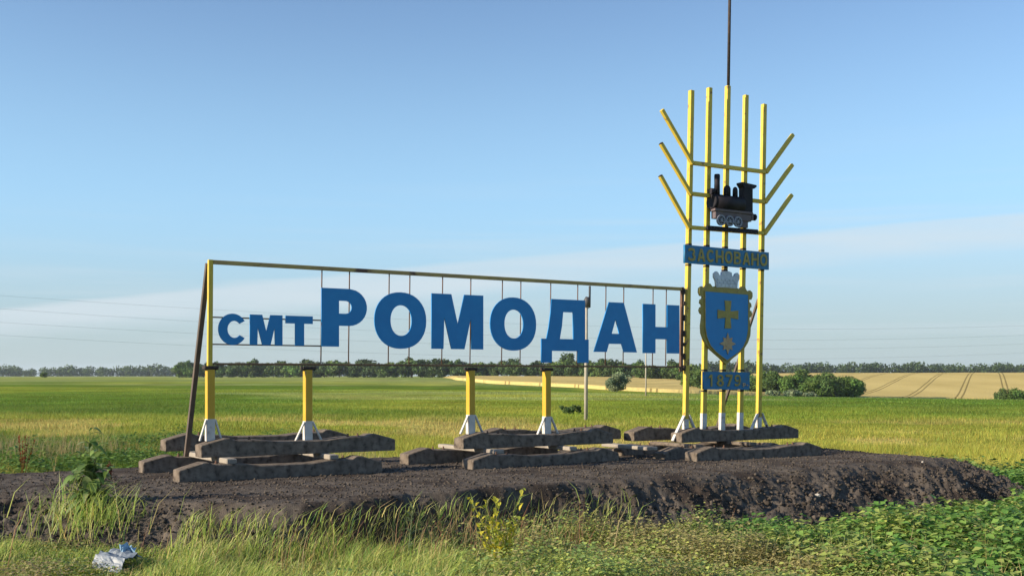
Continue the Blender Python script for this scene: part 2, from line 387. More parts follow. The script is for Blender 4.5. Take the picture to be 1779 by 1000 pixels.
# loose clods and gravel lying on the mound (one mass)
def ico_template():
    bm = bmesh.new(); bmesh.ops.create_icosphere(bm, subdivisions=1, radius=1)
    v = np.array([p.co[:] for p in bm.verts]); f = np.array([[q.index for q in p.verts] for p in bm.faces]); bm.free(); return v, f
ICO_V, ICO_F = ico_template()
def scatter_rocks(name, pts, size, cols, mat):
    n = len(pts); V = np.repeat(ICO_V[None], n, 0)
    V = V * (1 + 0.9 * (rng.random((n, len(ICO_V), 1)) - 0.5)) * (size[:, None, None] * (0.7 + 0.6 * rng.random((n, 1, 3))))
    a = rng.random(n) * 6.283; ca, sa = np.cos(a)[:, None], np.sin(a)[:, None]
    X = V[..., 0] * ca - V[..., 1] * sa; Y = V[..., 0] * sa + V[..., 1] * ca
    V = np.stack([X, Y, V[..., 2] * 0.75], -1) + pts[:, None]
    F = (ICO_F[None] + (np.arange(n) * len(ICO_V))[:, None, None]).reshape(-1, 3)
    return np_mesh(name, V.reshape(-1, 3), F.ravel(), np.full(len(F), 3), np.repeat(cols, len(ICO_V), 0))
N = 120000
cu = rng.uniform(-7.5, 13.2, N); cw = rng.uniform(-5.0, 3.2, N); pr = mound_prof(cu, cw)
sl = np.clip(pr * (1 - pr) * 4, 0, 1)
ok = (pr > 0.03) & (rng.random(N) < 0.30 + 0.7 * sl) & (cw < 0.5 + rng.random(N) * 2)
cu, cw, sl = cu[ok], cw[ok], sl[ok]
sz = 0.005 + 0.014 * rng.random(len(cu)) ** 2.5 + sl * 0.026 * rng.random(len(cu)) ** 6
pts = np.stack([P1.x + U.x * cu + W.x * cw, P1.y + U.y * cu + W.y * cw, mound_z(cu, cw) + sz * 0.25], -1)
cc = np.array([0.080, 0.066, 0.054]) * (0.5 + 0.8 * rng.random((len(cu), 1)))
def tint_mat(name, rough=1.0):
    m, n, l, b = new_mat(name); at = n.new('ShaderNodeAttribute'); at.attribute_name = 'tint'
    l.new(at.outputs['Color'], b.inputs['Base Color']); b.inputs['Roughness'].default_value = rough; b.inputs['Specular IOR Level'].default_value = 0.1
    return m
M['clod'] = tint_mat('soil_clods')
tag(link('soil_clods', scatter_rocks('soil_clods', pts, sz, cc, M['clod']), M['clod']),
    'dark crumbly clods strewn over the soil mound', 'soil', kind='stuff')

# ------------------------------------------------------------------ solid builders
def box_verts(c, ax, ay, az, hx, hy, hz):
    return [c + ax * (i * hx) + ay * (j * hy) + az * (k * hz) for i in (-1, 1) for j in (-1, 1) for k in (-1, 1)]
BOXF = [(0, 1, 3, 2), (4, 6, 7, 5), (0, 4, 5, 1), (2, 3, 7, 6), (0, 2, 6, 4), (1, 5, 7, 3)]
def bevel_mesh(name, verts, faces, bev=0.004, seg=1):
    bm = bmesh.new(); vs = [bm.verts.new(v) for v in verts]
    for f in faces: bm.faces.new([vs[i] for i in f])
    bmesh.ops.recalc_face_normals(bm, faces=bm.faces)
    if bev: bmesh.ops.bevel(bm, geom=bm.edges[:], offset=bev, segments=seg, affect='EDGES', profile=0.6)
    me = bpy.data.meshes.new(name); bm.to_mesh(me); bm.free(); return me
def bar(name, a, b, wid, dep, mat, parent=None, up=None, bev=0.004):
    """square tube from a to b; wid across the sign plane's length axis, dep in depth"""
    a, b = Vector(a), Vector(b); d = (b - a); L = d.length; d.normalize()
    side = up if up is not None else W
    ay = (side - d * side.dot(d)).normalized(); ax = d.cross(ay).normalized()
    me = bevel_mesh(name, box_verts((a + b) / 2, ax, ay, d, wid / 2, dep / 2, L / 2), BOXF, bev)
    return link(name, me, mat, parent)
def tube(name, pts, r, mat, parent=None, seg=8, smooth=True):
    pts = [Vector(p) for p in pts]; V, F = [], []
    rs = r if isinstance(r, (list, tuple)) else [r] * len(pts)
    for i, p in enumerate(pts):
        d = (pts[min(i + 1, len(pts) - 1)] - pts[max(i - 1, 0)]).normalized()
        ref = Vector((0, 0, 1)) if abs(d.z) < 0.9 else Vector((1, 0, 0))
        ax = d.cross(ref).normalized(); ay = d.cross(ax).normalized()
        for k in range(seg):
            a = 2 * math.pi * k / seg; V.append(p + (ax * math.cos(a) + ay * math.sin(a)) * rs[i])
    for i in range(len(pts) - 1):
        for k in range(seg):
            k2 = (k + 1) % seg; F.append((i * seg + k, i * seg + k2, (i + 1) * seg + k2, (i + 1) * seg + k))
    F.append(tuple(range(seg))[::-1]); F.append(tuple((len(pts) - 1) * seg + k for k in range(seg)))
    me = mesh_from(name, V, F)
    if smooth:
        me.polygons.foreach_set('use_smooth', [len(p.vertices) == 4 for p in me.polygons])
    return link(name, me, mat, parent) if mat is not None else me
SHIFT = 0.0
def plate(name, contours, w0, w1, mat, parent=None):
    """flat sheet cut to contours [(s, z), ...] in the sign's plane, from depth w0 to w1 (outer contour first, then holes)"""
    cu_ = bpy.data.curves.new(name, 'CURVE'); cu_.dimensions = '2D'; cu_.fill_mode = 'BOTH'
    cu_.extrude = abs(w1 - w0) / 2
    for c in contours:
        sp = cu_.splines.new('POLY'); sp.points.add(len(c) - 1); sp.use_cyclic_u = True
        for i, (s, z) in enumerate(c): sp.points[i].co = (s, z, 0, 1)
    tmp = bpy.data.objects.new('tmp', cu_); COL.objects.link(tmp)
    dg = bpy.context.evaluated_depsgraph_get()
    me = bpy.data.meshes.new_from_object(tmp.evaluated_get(dg)); me.name = name
    bpy.data.objects.remove(tmp); bpy.data.curves.remove(cu_)
    wm = (w0 + w1) / 2
    for v in me.vertices: v.co = P(v.co.x - SHIFT, wm - v.co.z, v.co.y)
    me.materials.clear()
    return link(name, me, mat, parent)

# ------------------------------------------------------------------ railway sleepers
def sleeper_mesh(seed):
    r = random.Random(seed); L = 2.7
    half = [(0, .155), (.30, .236), (.37, .236), (.43, .206), (.78, .203), (1.0, .174), (1.35, .172)]
    prof = half + [(L - s, h) for s, h in half[-2::-1]]
    V, F = [], []
    for s, h in prof:
        h += r.uniform(-.003, .003); c = 0.010
        bw = .145 if s > 0.02 and s < L - .02 else .138; tw = .122 + (0.235 - h) * .15
        k = (tw - bw) / h
        sec = [(-bw, 0), (-bw + .0, .02), (-(tw + .006), h - c), (-(tw - c), h), (tw - c, h), (tw + .006, h - c), (bw, .02), (bw, 0)]
        for a, z in sec:
            V.append((s + r.uniform(-.003, .003), a + r.uniform(-.003, .003), z + (r.uniform(-.003, .003) if z > .03 else 0)))
    m = 8
    for i in range(len(prof) - 1):
        for k in range(m):
            k2 = (k + 1) % m; F.append((i * m + k, (i + 1) * m + k, (i + 1) * m + k2, i * m + k2))
    F.append(tuple(range(m))); F.append(tuple((len(prof) - 1) * m + k for k in range(m))[::-1])
    bm = bmesh.new(); vs = [bm.verts.new(v) for v in V]
    for f in F: bm.faces.new([vs[i] for i in f])
    bmesh.ops.recalc_face_normals(bm, faces=bm.faces)
    ends = [e for e in bm.edges if any(len(f.verts) == m for f in e.link_faces)]
    bmesh.ops.bevel(bm, geom=ends, offset=.014, segments=2, affect='EDGES', profile=.5)
    me = bpy.data.meshes.new('concrete_sleeper'); bm.to_mesh(me); bm.free(); me.materials.append(M['concrete']); return me
SLEEPERS = [sleeper_mesh(i) for i in (1, 2, 3)]
BOLT = tube('rail_bolt', [(0, 0, 0), (0, 0, .022), (0, 0, .023), (0, 0, .05)], [.022, .022, .012, .012], None, None, 8); BOLT.materials.append(M['rust'])
def sleeper(x, y, z, label, var=0, deg=None, tilt=0.0):
    rz = SIGN_ROT if deg is None else math.radians(deg)
    o = bpy.data.objects.new('concrete_sleeper', SLEEPERS[var]); COL.objects.link(o)
    off = Vector((-math.sin(rz), math.cos(rz), 0)) * 0.145          # origin at the middle of the left end
    o.location = Vector((x, y, z)) + off; o.rotation_euler = (0, math.radians(tilt), rz)
    for q in (.50, .66, 2.04, 2.20):
        b_ = bpy.data.objects.new('rail_bolt', BOLT); COL.objects.link(b_); b_.parent = o; b_.location = (q, 0.02 if q in (.50, 2.20) else -.02, .196)
    return tag(o, label, 'sleeper', 'concrete sleepers stacked under the sign')
# stack under the left end of the name sign
sleeper(-4.03, 13.24, .592, 'concrete sleeper on the soil, front bottom of the stack below the three small letters', 0)
sleeper(-4.885, 14.50, .592, 'concrete sleeper on the soil, back bottom of the stack below the three small letters', 1)
sleeper(-3.905, 13.74, .863, 'concrete sleeper carrying two yellow posts, top front of the stack below the small letters', 2)
sleeper(-4.72, 14.90, .863, 'top back concrete sleeper beside the brown prop foot', 0)
# stack under the middle of the name sign
sleeper(-.53, 15.10, .572, 'bottom front concrete sleeper of the stack under the middle of the name sign', 1, 36.5)
sleeper(-1.513, 15.97, .592, 'bottom back concrete sleeper jutting out of the middle stack towards the small letters', 2, 33.5)
sleeper(-.70, 15.75, .838, 'concrete sleeper carrying two yellow posts, top front of the middle stack', 0)
sleeper(-.45, 17.00, .838, 'top back concrete sleeper half hidden behind the middle stack', 1)
# stack under the stele
sleeper(2.80, 16.55, .575, 'bottom front concrete sleeper of the stack under the wheat ear stele', 2)
sleeper(2.37, 17.00, .540, 'bottom middle concrete sleeper between two others under the stele', 0)
sleeper(1.793, 17.78, .540, 'bottom back concrete sleeper under the stele, jutting towards the name sign', 1)
sleeper(2.78, 17.90, .802, 'top front concrete sleeper carrying the five yellow stele poles', 2)
sleeper(2.05, 18.35, .802, 'top back concrete sleeper behind the stele poles', 0)
# pale concrete battens laid across between the layers
def batten(s, w0, w1, z0, z1, label, wd=.13, dx=0, mat='pale_concrete'):
    V = []
    for k, w in enumerate((w0, w1)):
        for q, z in ((-1, z0), (1, z0), (1, z1), (-1, z1)): V.append(P(s + q * wd / 2 + dx * k, w, z) - P(s, (w0 + w1) / 2, z0))
    me = bevel_mesh('concrete_batten', V, [(0, 1, 2, 3), (7, 6, 5, 4), (0, 4, 5, 1), (1, 5, 6, 2), (2, 6, 7, 3), (3, 7, 4, 0)], .01)
    o = link('concrete_batten', me, M[mat]); o.location = P(s, (w0 + w1) / 2, z0)
    return tag(o, label, 'concrete batten', 'concrete battens between the sleeper layers')
def s_of(x, y): d = Vector((x - P1.x, y - P1.y, 0)); return d.dot(U), d.dot(W)
s0, w0 = s_of(-4.03, 13.24)
batten(s0 + .66, w0 + .03, w0 + 1.85, .795, .861, 'pale concrete batten across the stack under the small letters, below the corner post', dx=-.05)
batten(s0 + 2.02, w0 + .03, w0 + 1.85, .795, .861, 'pale concrete batten across the stack under the small letters, below its second post', dx=.04)
s0, w0 = s_of(-.53, 15.10)
batten(s0 + .62, w0 + .30, w0 + 2.0, .776, .836, 'pale concrete batten across the middle stack, below its post nearer the small letters', dx=-.05)
batten(s0 + 1.9, w0 + .30, w0 + 2.0, .776, .836, 'pale concrete batten across the middle stack, below its post nearer the stele', dx=.05)
s0, w0 = s_of(2.726, 16.08)
batten(s0 - .02, w0 + 1.0, w0 + 2.2, .744, .800, 'pale concrete batten across the stele stack, below its corner foot', wd=.2)
batten(s0 + 2.10, w0 + 1.0, w0 + 2.2, .744, .800, 'concrete batten coloured dark for shade, across the stele stack, below the outermost pole', wd=.16, mat='concrete')  # darker material on this and the next batten stands for shade in the stack
batten(s0 + .95, w0 + 1.0, w0 + 2.2, .744, .800, 'concrete batten coloured dark for shade, across the stele stack, below the middle pole', wd=.13, mat='concrete')

# ------------------------------------------------------------------ lettering
def ell(cx, cy, rx, ry, n=28, a0=0, a1=360, p=1.0):
    out = []
    for i in range(n if a1 - a0 == 360 else n + 1):
        a = math.radians(a0 + (a1 - a0) * i / n); c, s = math.cos(a), math.sin(a)
        out.append((cx + rx * math.copysign(abs(c) ** p, c), cy + ry * math.copysign(abs(s) ** p, s)))
    return out
def ribbon(path, hw, asp=1.0):
    L, R = [], []
    for i, (x, y) in enumerate(path):
        x0, y0 = path[max(i - 1, 0)]; x1, y1 = path[min(i + 1, len(path) - 1)]
        dx, dy = (x1 - x0) * asp, (y1 - y0); d = math.hypot(dx, dy) or 1
        L.append((x - dy / d * hw / asp, y + dx / d * hw)); R.append((x + dy / d * hw / asp, y - dx / d * hw))
    return L + R[::-1]
def half8(x0):          # right-hand outline made of two bowls, for the Cyrillic V and the figure 8
    pts = []
    for i in range(33):
        y = i / 32
        a = 1 - ((y - .74) / .26) ** 2; b = 1 - ((y - .27) / .27) ** 2
        pts.append((max(.40 * math.sqrt(max(a, 0)), .47 * math.sqrt(max(b, 0))), y))
    return pts
GL = {
 'P': [[(0, 0), (0, 1), (.62, 1)] + ell(.60, .68, .40, .32, 14, 80, -90)[1:] + [(.38, .36), (.38, 0)],
       [(.38, .57), (.38, .79), (.52, .79)] + ell(.53, .68, .13, .11, 8, 80, -80) + [(.52, .57)]],
 'O': [ell(.5, .5, .5, .5, 40, p=.93), ell(.51, .5, .205, .27, 30, p=.93)],
 'M': [[(0, 0), (0, 1), (.375, 1), (.5, .45), (.625, 1), (1, 1), (1, 0), (.765, 0), (.755, .57), (.63, 0), (.375, 0), (.24, .57), (.225, 0)]],
 'D': [[(0, 0), (0, .375), (.105, .375), (.15, .55), (.19, .78), (.21, 1), (.925, 1), (.925, .375), (1, .375), (1, 0), (.77, 0), (.77, .185), (.22, .185), (.22, 0)],
       [(.385, .375), (.43, .58), (.455, .80), (.66, .80), (.67, .375)]],
 'A': [[(0, 0), (.345, 1), (.69, 1), (1, 0), (.69, 0), (.635, .165), (.345, .165), (.295, 0)], [(.41, .37), (.50, .66), (.58, .37)]],
 'H': [[(0, 0), (0, 1), (.34, 1), (.34, .54), (.66, .54), (.66, 1), (1, 1), (1, 0), (.66, 0), (.66, .29), (.34, .29), (.34, 0)]],
 'C': [ell(.5, .5, .5, .5, 34, 33, 327) + ell(.56, .5, .24, .27, 24, 318, 42)],
 'T': [[(0, 1), (1, 1), (1, .74), (.68, .74), (.68, 0), (.345, 0), (.345, .74), (0, .74)]],
 # lighter shapes for the small boards
 'o': [ell(.5, .5, .5, .5, 24, p=.9), ell(.5, .5, .29, .30, 20, p=.9)],
 'a': [[(0, 0), (.37, 1), (.63, 1), (1, 0), (.77, 0), (.69, .22), (.31, .22), (.23, 0)], [(.37, .40), (.5, .76), (.63, .40)]],
 'h': [[(0, 0), (0, 1), (.24, 1), (.24, .59), (.76, .59), (.76, 1), (1, 1), (1, 0), (.76, 0), (.76, .40), (.24, .40), (.24, 0)]],
 'c': [ell(.5, .5, .5, .5, 30, 38, 322) + ell(.53, .5, .30, .31, 24, 318, 42)],
 'v': [[(0, 0), (0, 1)] + [(.5 + x, y) for x, y in half8(0)[::-1]], [(.24, .15), (.24, .42)] + ell(.5, .285, .22, .135, 8, 90, -90), [(.24, .62), (.24, .85)] + ell(.46, .735, .20, .115, 8, 90, -90)],
 'z': [ribbon([(.08, .80), (.25, .90), (.5, .91), (.76, .84), (.80, .68), (.64, .54), (.66, .48), (.85, .34), (.82, .16), (.52, .085), (.25, .10), (.05, .22)], .10)],
 '1': [[(.12, .66), (.12, .82), (.42, 1), (.66, 1), (.66, 0), (.42, 0), (.42, .80)]],
 '8': [[(.5 + x, y) for x, y in half8(0)] + [(.5 - x, y) for x, y in half8(0)[-2:0:-1]], ell(.5, .27, .22, .14, 16), ell(.5, .745, .18, .12, 16)],
 '7': [[(.05, 1), (.95, 1), (.95, .82), (.50, 0), (.22, 0), (.68, .80), (.05, .80)]],
 '9': [ribbon([(.12, .20), (.22, .11), (.48, .08), (.74, .20), (.85, .45), (.86, .68), (.76, .86), (.50, .92), (.24, .86), (.15, .68), (.24, .50), (.48, .44), (.66, .50)], .085)],
 'r': [[(0, -.3), (0, .7), (.5, .72), (.9, .6), (.95, .3), (.8, .02), (.4, -.02), (.3, .04), (.3, -.3)], [(.3, .16), (.3, .55), (.5, .56), (.62, .42), (.62, .28), (.5, .16)]],
}
def glyph(g, s0, s1, z0, z1, w_a, w_b, mat, parent, label=None):
    cs = [[(s0 + (s1 - s0) * x, z0 + (z1 - z0) * y) for x, y in c] for c in GL[g]]
    o = plate('letter', cs, w_a, w_b, mat, parent)
    if label: o['label'] = label
    return o

# ------------------------------------------------------------------ the name sign
sign = empty('town_name_sign', P(0, 0, .98), SIGN_ROT)
tag(sign, 'town name sign of big blue cut-out letters hung in a thin yellow steel frame', 'sign')
RZ, BZ = 3.35, 2.05
def foot(s, z0, zt, parent, spread=.19, wash=.27):
    bar('painted_base', P(s, 0, z0 - .018), P(s, 0, z0 + wash), .105, .105, M['whitewash'], parent, bev=.005)
    for q in (-1, 1):
        bar('foot_brace', P(s + q * spread, -.03, z0 - .01), P(s + q * .058, -.03, z0 + wash - .01), .020, .045, M['whitewash'], parent, bev=.003)
for s, z0 in ((.01, 1.075), (1.33, 1.02), (3.85, 1.06), (5.19, 1.01)):
    bar('post', P(s, 0, z0 - .015), P(s, 0, BZ - .05), .10, .10, M['deep_yellow'], sign, bev=.006)
    foot(s, z0, 0, sign, .19 if s > .5 else .14)
    bar('weld_cap', P(s - .09, 0, BZ - .055), P(s + .10, 0, BZ - .055), .052, .115, M['burnt'], sign, bev=.012)
bar('corner_upright', P(.005, 0, BZ - .05), P(.015, 0, RZ + .028), .06, .06, M['yellow'], sign)
bar('end_upright', P(7.872, .005, BZ - .08), P(7.90, .005, RZ + .02), .05, .05, M['rust'], sign)
bar('top_rail', P(.046, 0, RZ), P(7.87, 0, RZ - .012), .052, .052, M['ochre'], sign)
bar('bottom_beam', P(.05, 0, BZ - .004), P(7.848, 0, BZ - .004), .028, .05, M['beam'], sign)
for s in (1.527, 1.93, 2.531, 2.854, 3.381, 3.85, 4.393, 4.719, 5.262, 5.77, 6.317, 6.673, 7.275, 7.554):
    lean = .004
    tube('hanging_rod', [P(s - .004, .012, BZ + .016), P(s + .012, .012, RZ - .03)], .009, M['rust'], sign, 6)
for z in (2.645, 2.298):
    tube('tie_rod', [P(.046, .012, z), P(1.52, .012, z)], .010, M['rust'], sign, 6)
bar('rear_prop', P(.0, .05, 3.33), P(.0, 1.15, .585), .062, .062, M['brown'], sign, up=U)
LW0, LW1 = -.018, -.001
for g, s0, s1, z0, z1, ch in (('C', .112, .49, 2.292, 2.698, 'C'), ('M', .529, .972, 2.298, 2.695, 'M'), ('T', 1.015, 1.397, 2.298, 2.694, 'T'),
        ('P', 1.522, 2.19, 2.292, 3.085, 'P'), ('O', 2.302, 3.112, 2.276, 3.072, 'O'), ('M', 3.198, 4.057, 2.284, 3.078, 'M'),
        ('O', 4.174, 4.988, 2.274, 3.072, 'O'), ('D', 5.082, 5.97, 2.10, 3.075, 'D shaped with two feet'), ('A', 6.069, 6.93, 2.275, 3.066, 'A'), ('H', 7.052, 7.82, 2.267, 3.064, 'H')):
    small = z1 < 2.8
    glyph(g, s0, s1, z0, z1, LW0, LW1, M['blue'], sign, ('small' if small else 'big') + ' blue sheet metal letter ' + ch)

# ------------------------------------------------------------------ the stele: a wheat ear of yellow tubes
stele = empty('wheat_ear_stele', P(8.8, 0, 1.0), SIGN_ROT)
tag(stele, 'tall yellow steel wheat ear stele with locomotive, date boards and coat of arms', 'monument')
LEAN = .0235
base_s = (7.962, 8.360, 8.775, 9.195, 9.630); tops = (6.66, 6.76, 6.85, 6.75, 6.65)
def pole_s(i, z): return base_s[i] + LEAN * (z - 1.0)
for i in range(5):
    bar('pole', P(base_s[i], 0, .965), P(pole_s(i, tops[i]), 0, tops[i]), .078, .078, M['yellow'], stele, bev=.005)
    if 0 < i < 4:
        bar('painted_base', P(base_s[i], 0, .962), P(pole_s(i, 1.25), 0, 1.27), .084, .084, M['whitewash'], stele)
    else:
        bar('painted_base', P(base_s[i], 0, .962), P(pole_s(i, 1.18), 0, 1.18), .084, .084, M['whitewash'], stele)
        sp = .30 if i == 0 else .2
        bar('foot_brace', P(base_s[i] - sp, -.03, .97 if i else .83), P(base_s[i] - .05, -.03, 1.24), .025, .06, M['whitewash'], stele)
        bar('foot_brace', P(base_s[i] + .19, -.03, .985), P(base_s[i] + .05, -.03, 1.25), .025, .06, M['whitewash'], stele)
BW = -.072                                   # the cross bars sit in front of the poles
BARS = ((8.075, 5.436, 9.715, 5.450), (8.042, 4.922, 9.692, 4.927), (8.002, 4.361, 9.674, 4.380))
for a, b_, c, d in BARS:
    bar('crossbar', P(a, BW, b_), P(c, BW, d), .062, .062, M['yellow'], stele)
for (ts, tz), (js, jz) in (((7.432, 6.233), (8.095, 5.420)), ((7.42, 5.675), (8.062, 4.906)), ((7.408, 5.146), (8.022, 4.345)),
                          ((10.431, 6.177), (9.772, 5.438)), ((10.416, 5.642), (9.749, 4.912)), ((10.402, 5.107), (9.731, 4.364))):
    js -= .038; ts -= .038
    arm = bar('spike', P(js, BW - .004, jz), P(ts, BW - .004, tz), .062, .062, M['yellow'], stele)
    d = (P(ts, 0, tz) - P(js, 0, jz)).normalized()
    if ts < 8 and tz < 6:
        bar('hollow_shade_cap', P(ts, BW - .004, tz) + d * .001, P(ts, BW - .004, tz) + d * .016, .054, .054, M['burnt'], arm, bev=0)  # solid dark cap: shade of the hollow tube end put into colour
tube('mast', [P(8.925, 0, 6.80), P(8.975, 0, 9.3)], .026, M['burnt'], stele, 10)
bar('rear_prop', P(9.68, .05, 3.24), P(9.63, 1.23, .585), .042, .042, M['brown'], stele, up=U)
bar('shelf_bar', P(8.33, BW - .045, 4.372), P(9.49, BW - .045, 4.385), .075, .045, M['black'], stele)
# rust and weld spots on the first pole, where the name sign is joined
for z, h in ((3.30, .05), (3.10, .035), (2.86, .05), (2.60, .05), (2.42, .03), (2.22, .05), (2.03, .045)):
    bar('weld_spot', P(7.915, -.006, z - h), P(7.917, -.006, z + h), .05, .075, M['burnt'], stele, bev=.012)

SHIFT = .06
def board(s0, s1, z0, z1, name, skew=0):
    return plate(name, [[(s0, z0), (s0, z1), (s1, z1 - skew), (s1, z0 - skew)]], -.088, -.045, M['board_blue'], stele)
b1 = board(7.94, 9.855, 3.765, 4.066, 'inscription_board', .015)
x = 8.0; gw = .172
for g, ch in zip('zachovaho', ('Z', 'A', 'S', 'N', 'O', 'V', 'A', 'N', 'O')):
    glyph(g, x, x + gw, 3.805, 4.018, -.100, -.086, M['gold'], b1); x += .2045
b2 = board(8.355, 9.395, 1.672, 1.972, 'date_board', .01)
for g, xa, xb in (('1', 8.44, 8.58), ('8', 8.63, 8.80), ('7', 8.83, 9.00), ('9', 9.03, 9.19)):
    glyph(g, xa, xb, 1.722, 1.922, -.100, -.086, M['gold'], b2)
glyph('r', 9.235, 9.30, 1.73, 1.80, -.100, -.086, M['orange'], b2)
plate('letter', [[(9.325, 1.725), (9.325, 1.75), (9.35, 1.75), (9.35, 1.725)]], -.100, -.086, M['orange'], b2)
# short burnt stubs where boards are welded on
for i in range(5):
    for z in (4.085, 3.742):
        bar('weld_spot', P(pole_s(i, z), -.004, z - .02), P(pole_s(i, z), -.004, z + .02), .084, .084, M['burnt'], stele, bev=.01)
for i in (1, 2, 3):
    for z in (1.992, 1.645):
        bar('weld_spot', P(pole_s(i, z), -.004, z - .02), P(pole_s(i, z), -.004, z + .02), .084, .084, M['burnt'], stele, bev=.01)
bar('weld_spot', P(8.835, -.004, 3.66), P(8.837, -.004, 3.72), .086, .086, M['burnt'], stele, bev=.01)

# coat of arms
CX = 8.862
arms = empty('coat_of_arms', P(CX, -.06, 2.14), SIGN_ROT); arms.parent = stele; arms.matrix_parent_inverse = parent_world(stele).inverted()
half = [(0, 2.09), (.06, 2.13), (.13, 2.19), (.26, 2.27), (.40, 2.36), (.50, 2.48), (.555, 2.60), (.565, 2.72), (.545, 2.84), (.535, 2.91), (.575, 2.93), (.60, 2.98), (.575, 3.035),
        (.545, 3.03), (.55, 3.08), (.585, 3.10), (.575, 3.16), (.535, 3.18), (.53, 3.22), (.58, 3.225), (.61, 3.28), (.605, 3.35), (.55, 3.385), (.49, 3.36), (.46, 3.39), (.43, 3.44), (.36, 3.44), (.31, 3.39), (.20, 3.415), (0, 3.43)]
cart = [(CX + a, b_ - a * .02) for a, b_ in half] + [(CX - a, b_ + a * .02) for a, b_ in half[-2:0:-1]]
plate('cartouche', [cart], -.085, -.045, M['gold'], arms)
sh = [(0, 2.165), (.10, 2.215), (.25, 2.30), (.37, 2.40), (.45, 2.54), (.485, 2.70), (.49, 3.305)]
shield = [(CX + a, b_ - a * .02) for a, b_ in sh] + [(CX - a, b_ + a * .02) for a, b_ in sh[::-1][:-1]]
plate('shield', [shield], -.100, -.083, M['blue'], arms)
rim_o = [(CX + (a - CX) * 1.0, b_) for a, b_ in shield]
def scale_c(c, k, cx, cz): return [(cx + (a - cx) * k, cz + (b_ - cz) * k) for a, b_ in c]
plate('shield_rim', [scale_c(shield, 1.018, CX, 2.78), scale_c(shield, 0.995, CX, 2.78)], -.104, -.084, M['gold'], arms)
def cross_poly(cx, cz, r, hw_in, hw_out):
    pts = []
    for k in range(4):
        a = math.radians(90 * k); c, s = math.cos(a), math.sin(a)
        for px, pz in ((hw_in, -hw_in), (r, -hw_out), (r, hw_out)):
            pts.append((cx + px * c - pz * s, cz + px * s + pz * c))
    return pts
cr = cross_poly(8.877, 2.94, .235, .055, .075)
plate('cross', [cr], -.112, -.098, M['gold'], arms)
st = []
for k in range(16):
    r_ = .15 if k % 2 == 0 else .095
    if k % 4 == 0: r_ = .185
    a = math.radians(22.5 * k + 90); st.append((8.872 + r_ * math.cos(a), 2.445 + r_ * math.sin(a)))
plate('star', [st], -.112, -.098, M['orange'], arms)
plate('star_centre', [ell(8.872, 2.445, .062, .062, 18)], -.118, -.1105, M['orange'], arms)
ch = [(.0, 3.395), (.235, 3.39), (.245, 3.46), (.25, 3.50), (.29, 3.56), (.29, 3.62), (.24, 3.66), (.20, 3.645), (.17, 3.60), (.12, 3.595), (.11, 3.655), (.05, 3.672), (0, 3.675)]
crown = [(CX + a, b_) for a, b_ in ch] + [(CX - a, b_) for a, b_ in ch[::-1][:-1]]
plate('crown', [crown], -.100, -.060, M['silver'], arms)
for r_i in range(3):
    for c_i in range(5 + r_i % 2):
        ws_ = .44 / 5; a0 = CX - .22 + (c_i - .5 * (r_i % 2)) * ws_; a1 = a0 + ws_ - .012
        a0 = max(a0, CX - .222); a1 = min(a1, CX + .222)
        if a1 - a0 < .02: continue
        plate('crown_block', [[(a0, 3.41 + r_i * .05), (a0, 3.448 + r_i * .05), (a1, 3.448 + r_i * .05), (a1, 3.41 + r_i * .05)]], -.108, -.098, M['silver'], arms)

# little locomotive, standing on the black shelf bar, facing left
loco = empty('locomotive', P(8.9, -.12, 4.42), SIGN_ROT); loco.parent = stele; loco.matrix_parent_inverse = parent_world(stele).inverted()
LWC = -.175; SHIFT = .105
def PL(s, w, z): return P(s - SHIFT, -.135 + (w - LWC) * .55, z)
def cyl_w(name, s, z, r, w0, w1, mat, seg=20): return tube(name, [PL(s, w0, z), PL(s, w1, z)], r, mat, loco, seg)
def lbox(name, s0, s1, z0, z1, w0, w1, mat, bev=.006):
    c = PL((s0 + s1) / 2, (w0 + w1) / 2, (z0 + z1) / 2)
    return link(name, bevel_mesh(name, box_verts(c, U, W, Vector((0, 0, 1)), (s1 - s0) / 2, (w1 - w0) / 2 * .55, (z1 - z0) / 2), BOXF, bev), mat, loco)
tube('boiler', [PL(8.555, LWC, 4.815), PL(9.19, LWC, 4.81)], .135, M['black'], loco, 20)
tube('smokebox_door', [PL(8.515, LWC, 4.817), PL(8.556, LWC, 4.815)], [.118, .141], M['black'], loco, 20)
tube('chimney', [PL(8.645, LWC, 4.93), PL(8.65, LWC, 5.15), PL(8.65, LWC, 5.255), PL(8.65, LWC, 5.285)], [.052, .046, .05, .044], M['black'], loco, 14)
tube('lamp', [PL(8.505, LWC, 4.99), PL(8.575, LWC, 4.99)], .052, M['black'], loco, 12)
lbox('lamp_bracket', 8.52, 8.57, 4.90, 4.945, LWC - .02, LWC + .02, M['black'])
tube('steam_dome', [PL(8.875, LWC, 4.92), PL(8.875, LWC, 5.06), PL(8.875, LWC, 5.10), PL(8.875, LWC, 5.118)], [.062, .060, .048, .02], M['black'], loco, 14)
tube('sand_dome', [PL(9.06, LWC, 4.92), PL(9.06, LWC, 5.05), PL(9.06, LWC, 5.09), PL(9.06, LWC, 5.108)], [.046, .044, .036, .016], M['black'], loco, 14)
lbox('cab', 9.19, 9.40, 4.70, 5.11, LWC - .14, LWC + .10, M['black'])
plate('cab_roof', [[(9.145, 5.19), (9.14, 5.165), (9.19, 5.105), (9.42, 5.10), (9.475, 5.135), (9.475, 5.165)]], -.135 - .16 * .55, -.135 + .10 * .55, M['black'], loco)
lbox('running_board', 8.53, 9.40, 4.655, 4.70, LWC - .15, LWC + .10, M['loco_brown'])
lbox('frame', 8.56, 9.38, 4.535, 4.655, LWC - .115, LWC + .09, M['loco_brown'])
lbox('buffer_beam', 9.38, 9.425, 4.56, 4.68, LWC - .13, LWC + .09, M['loco_brown'])
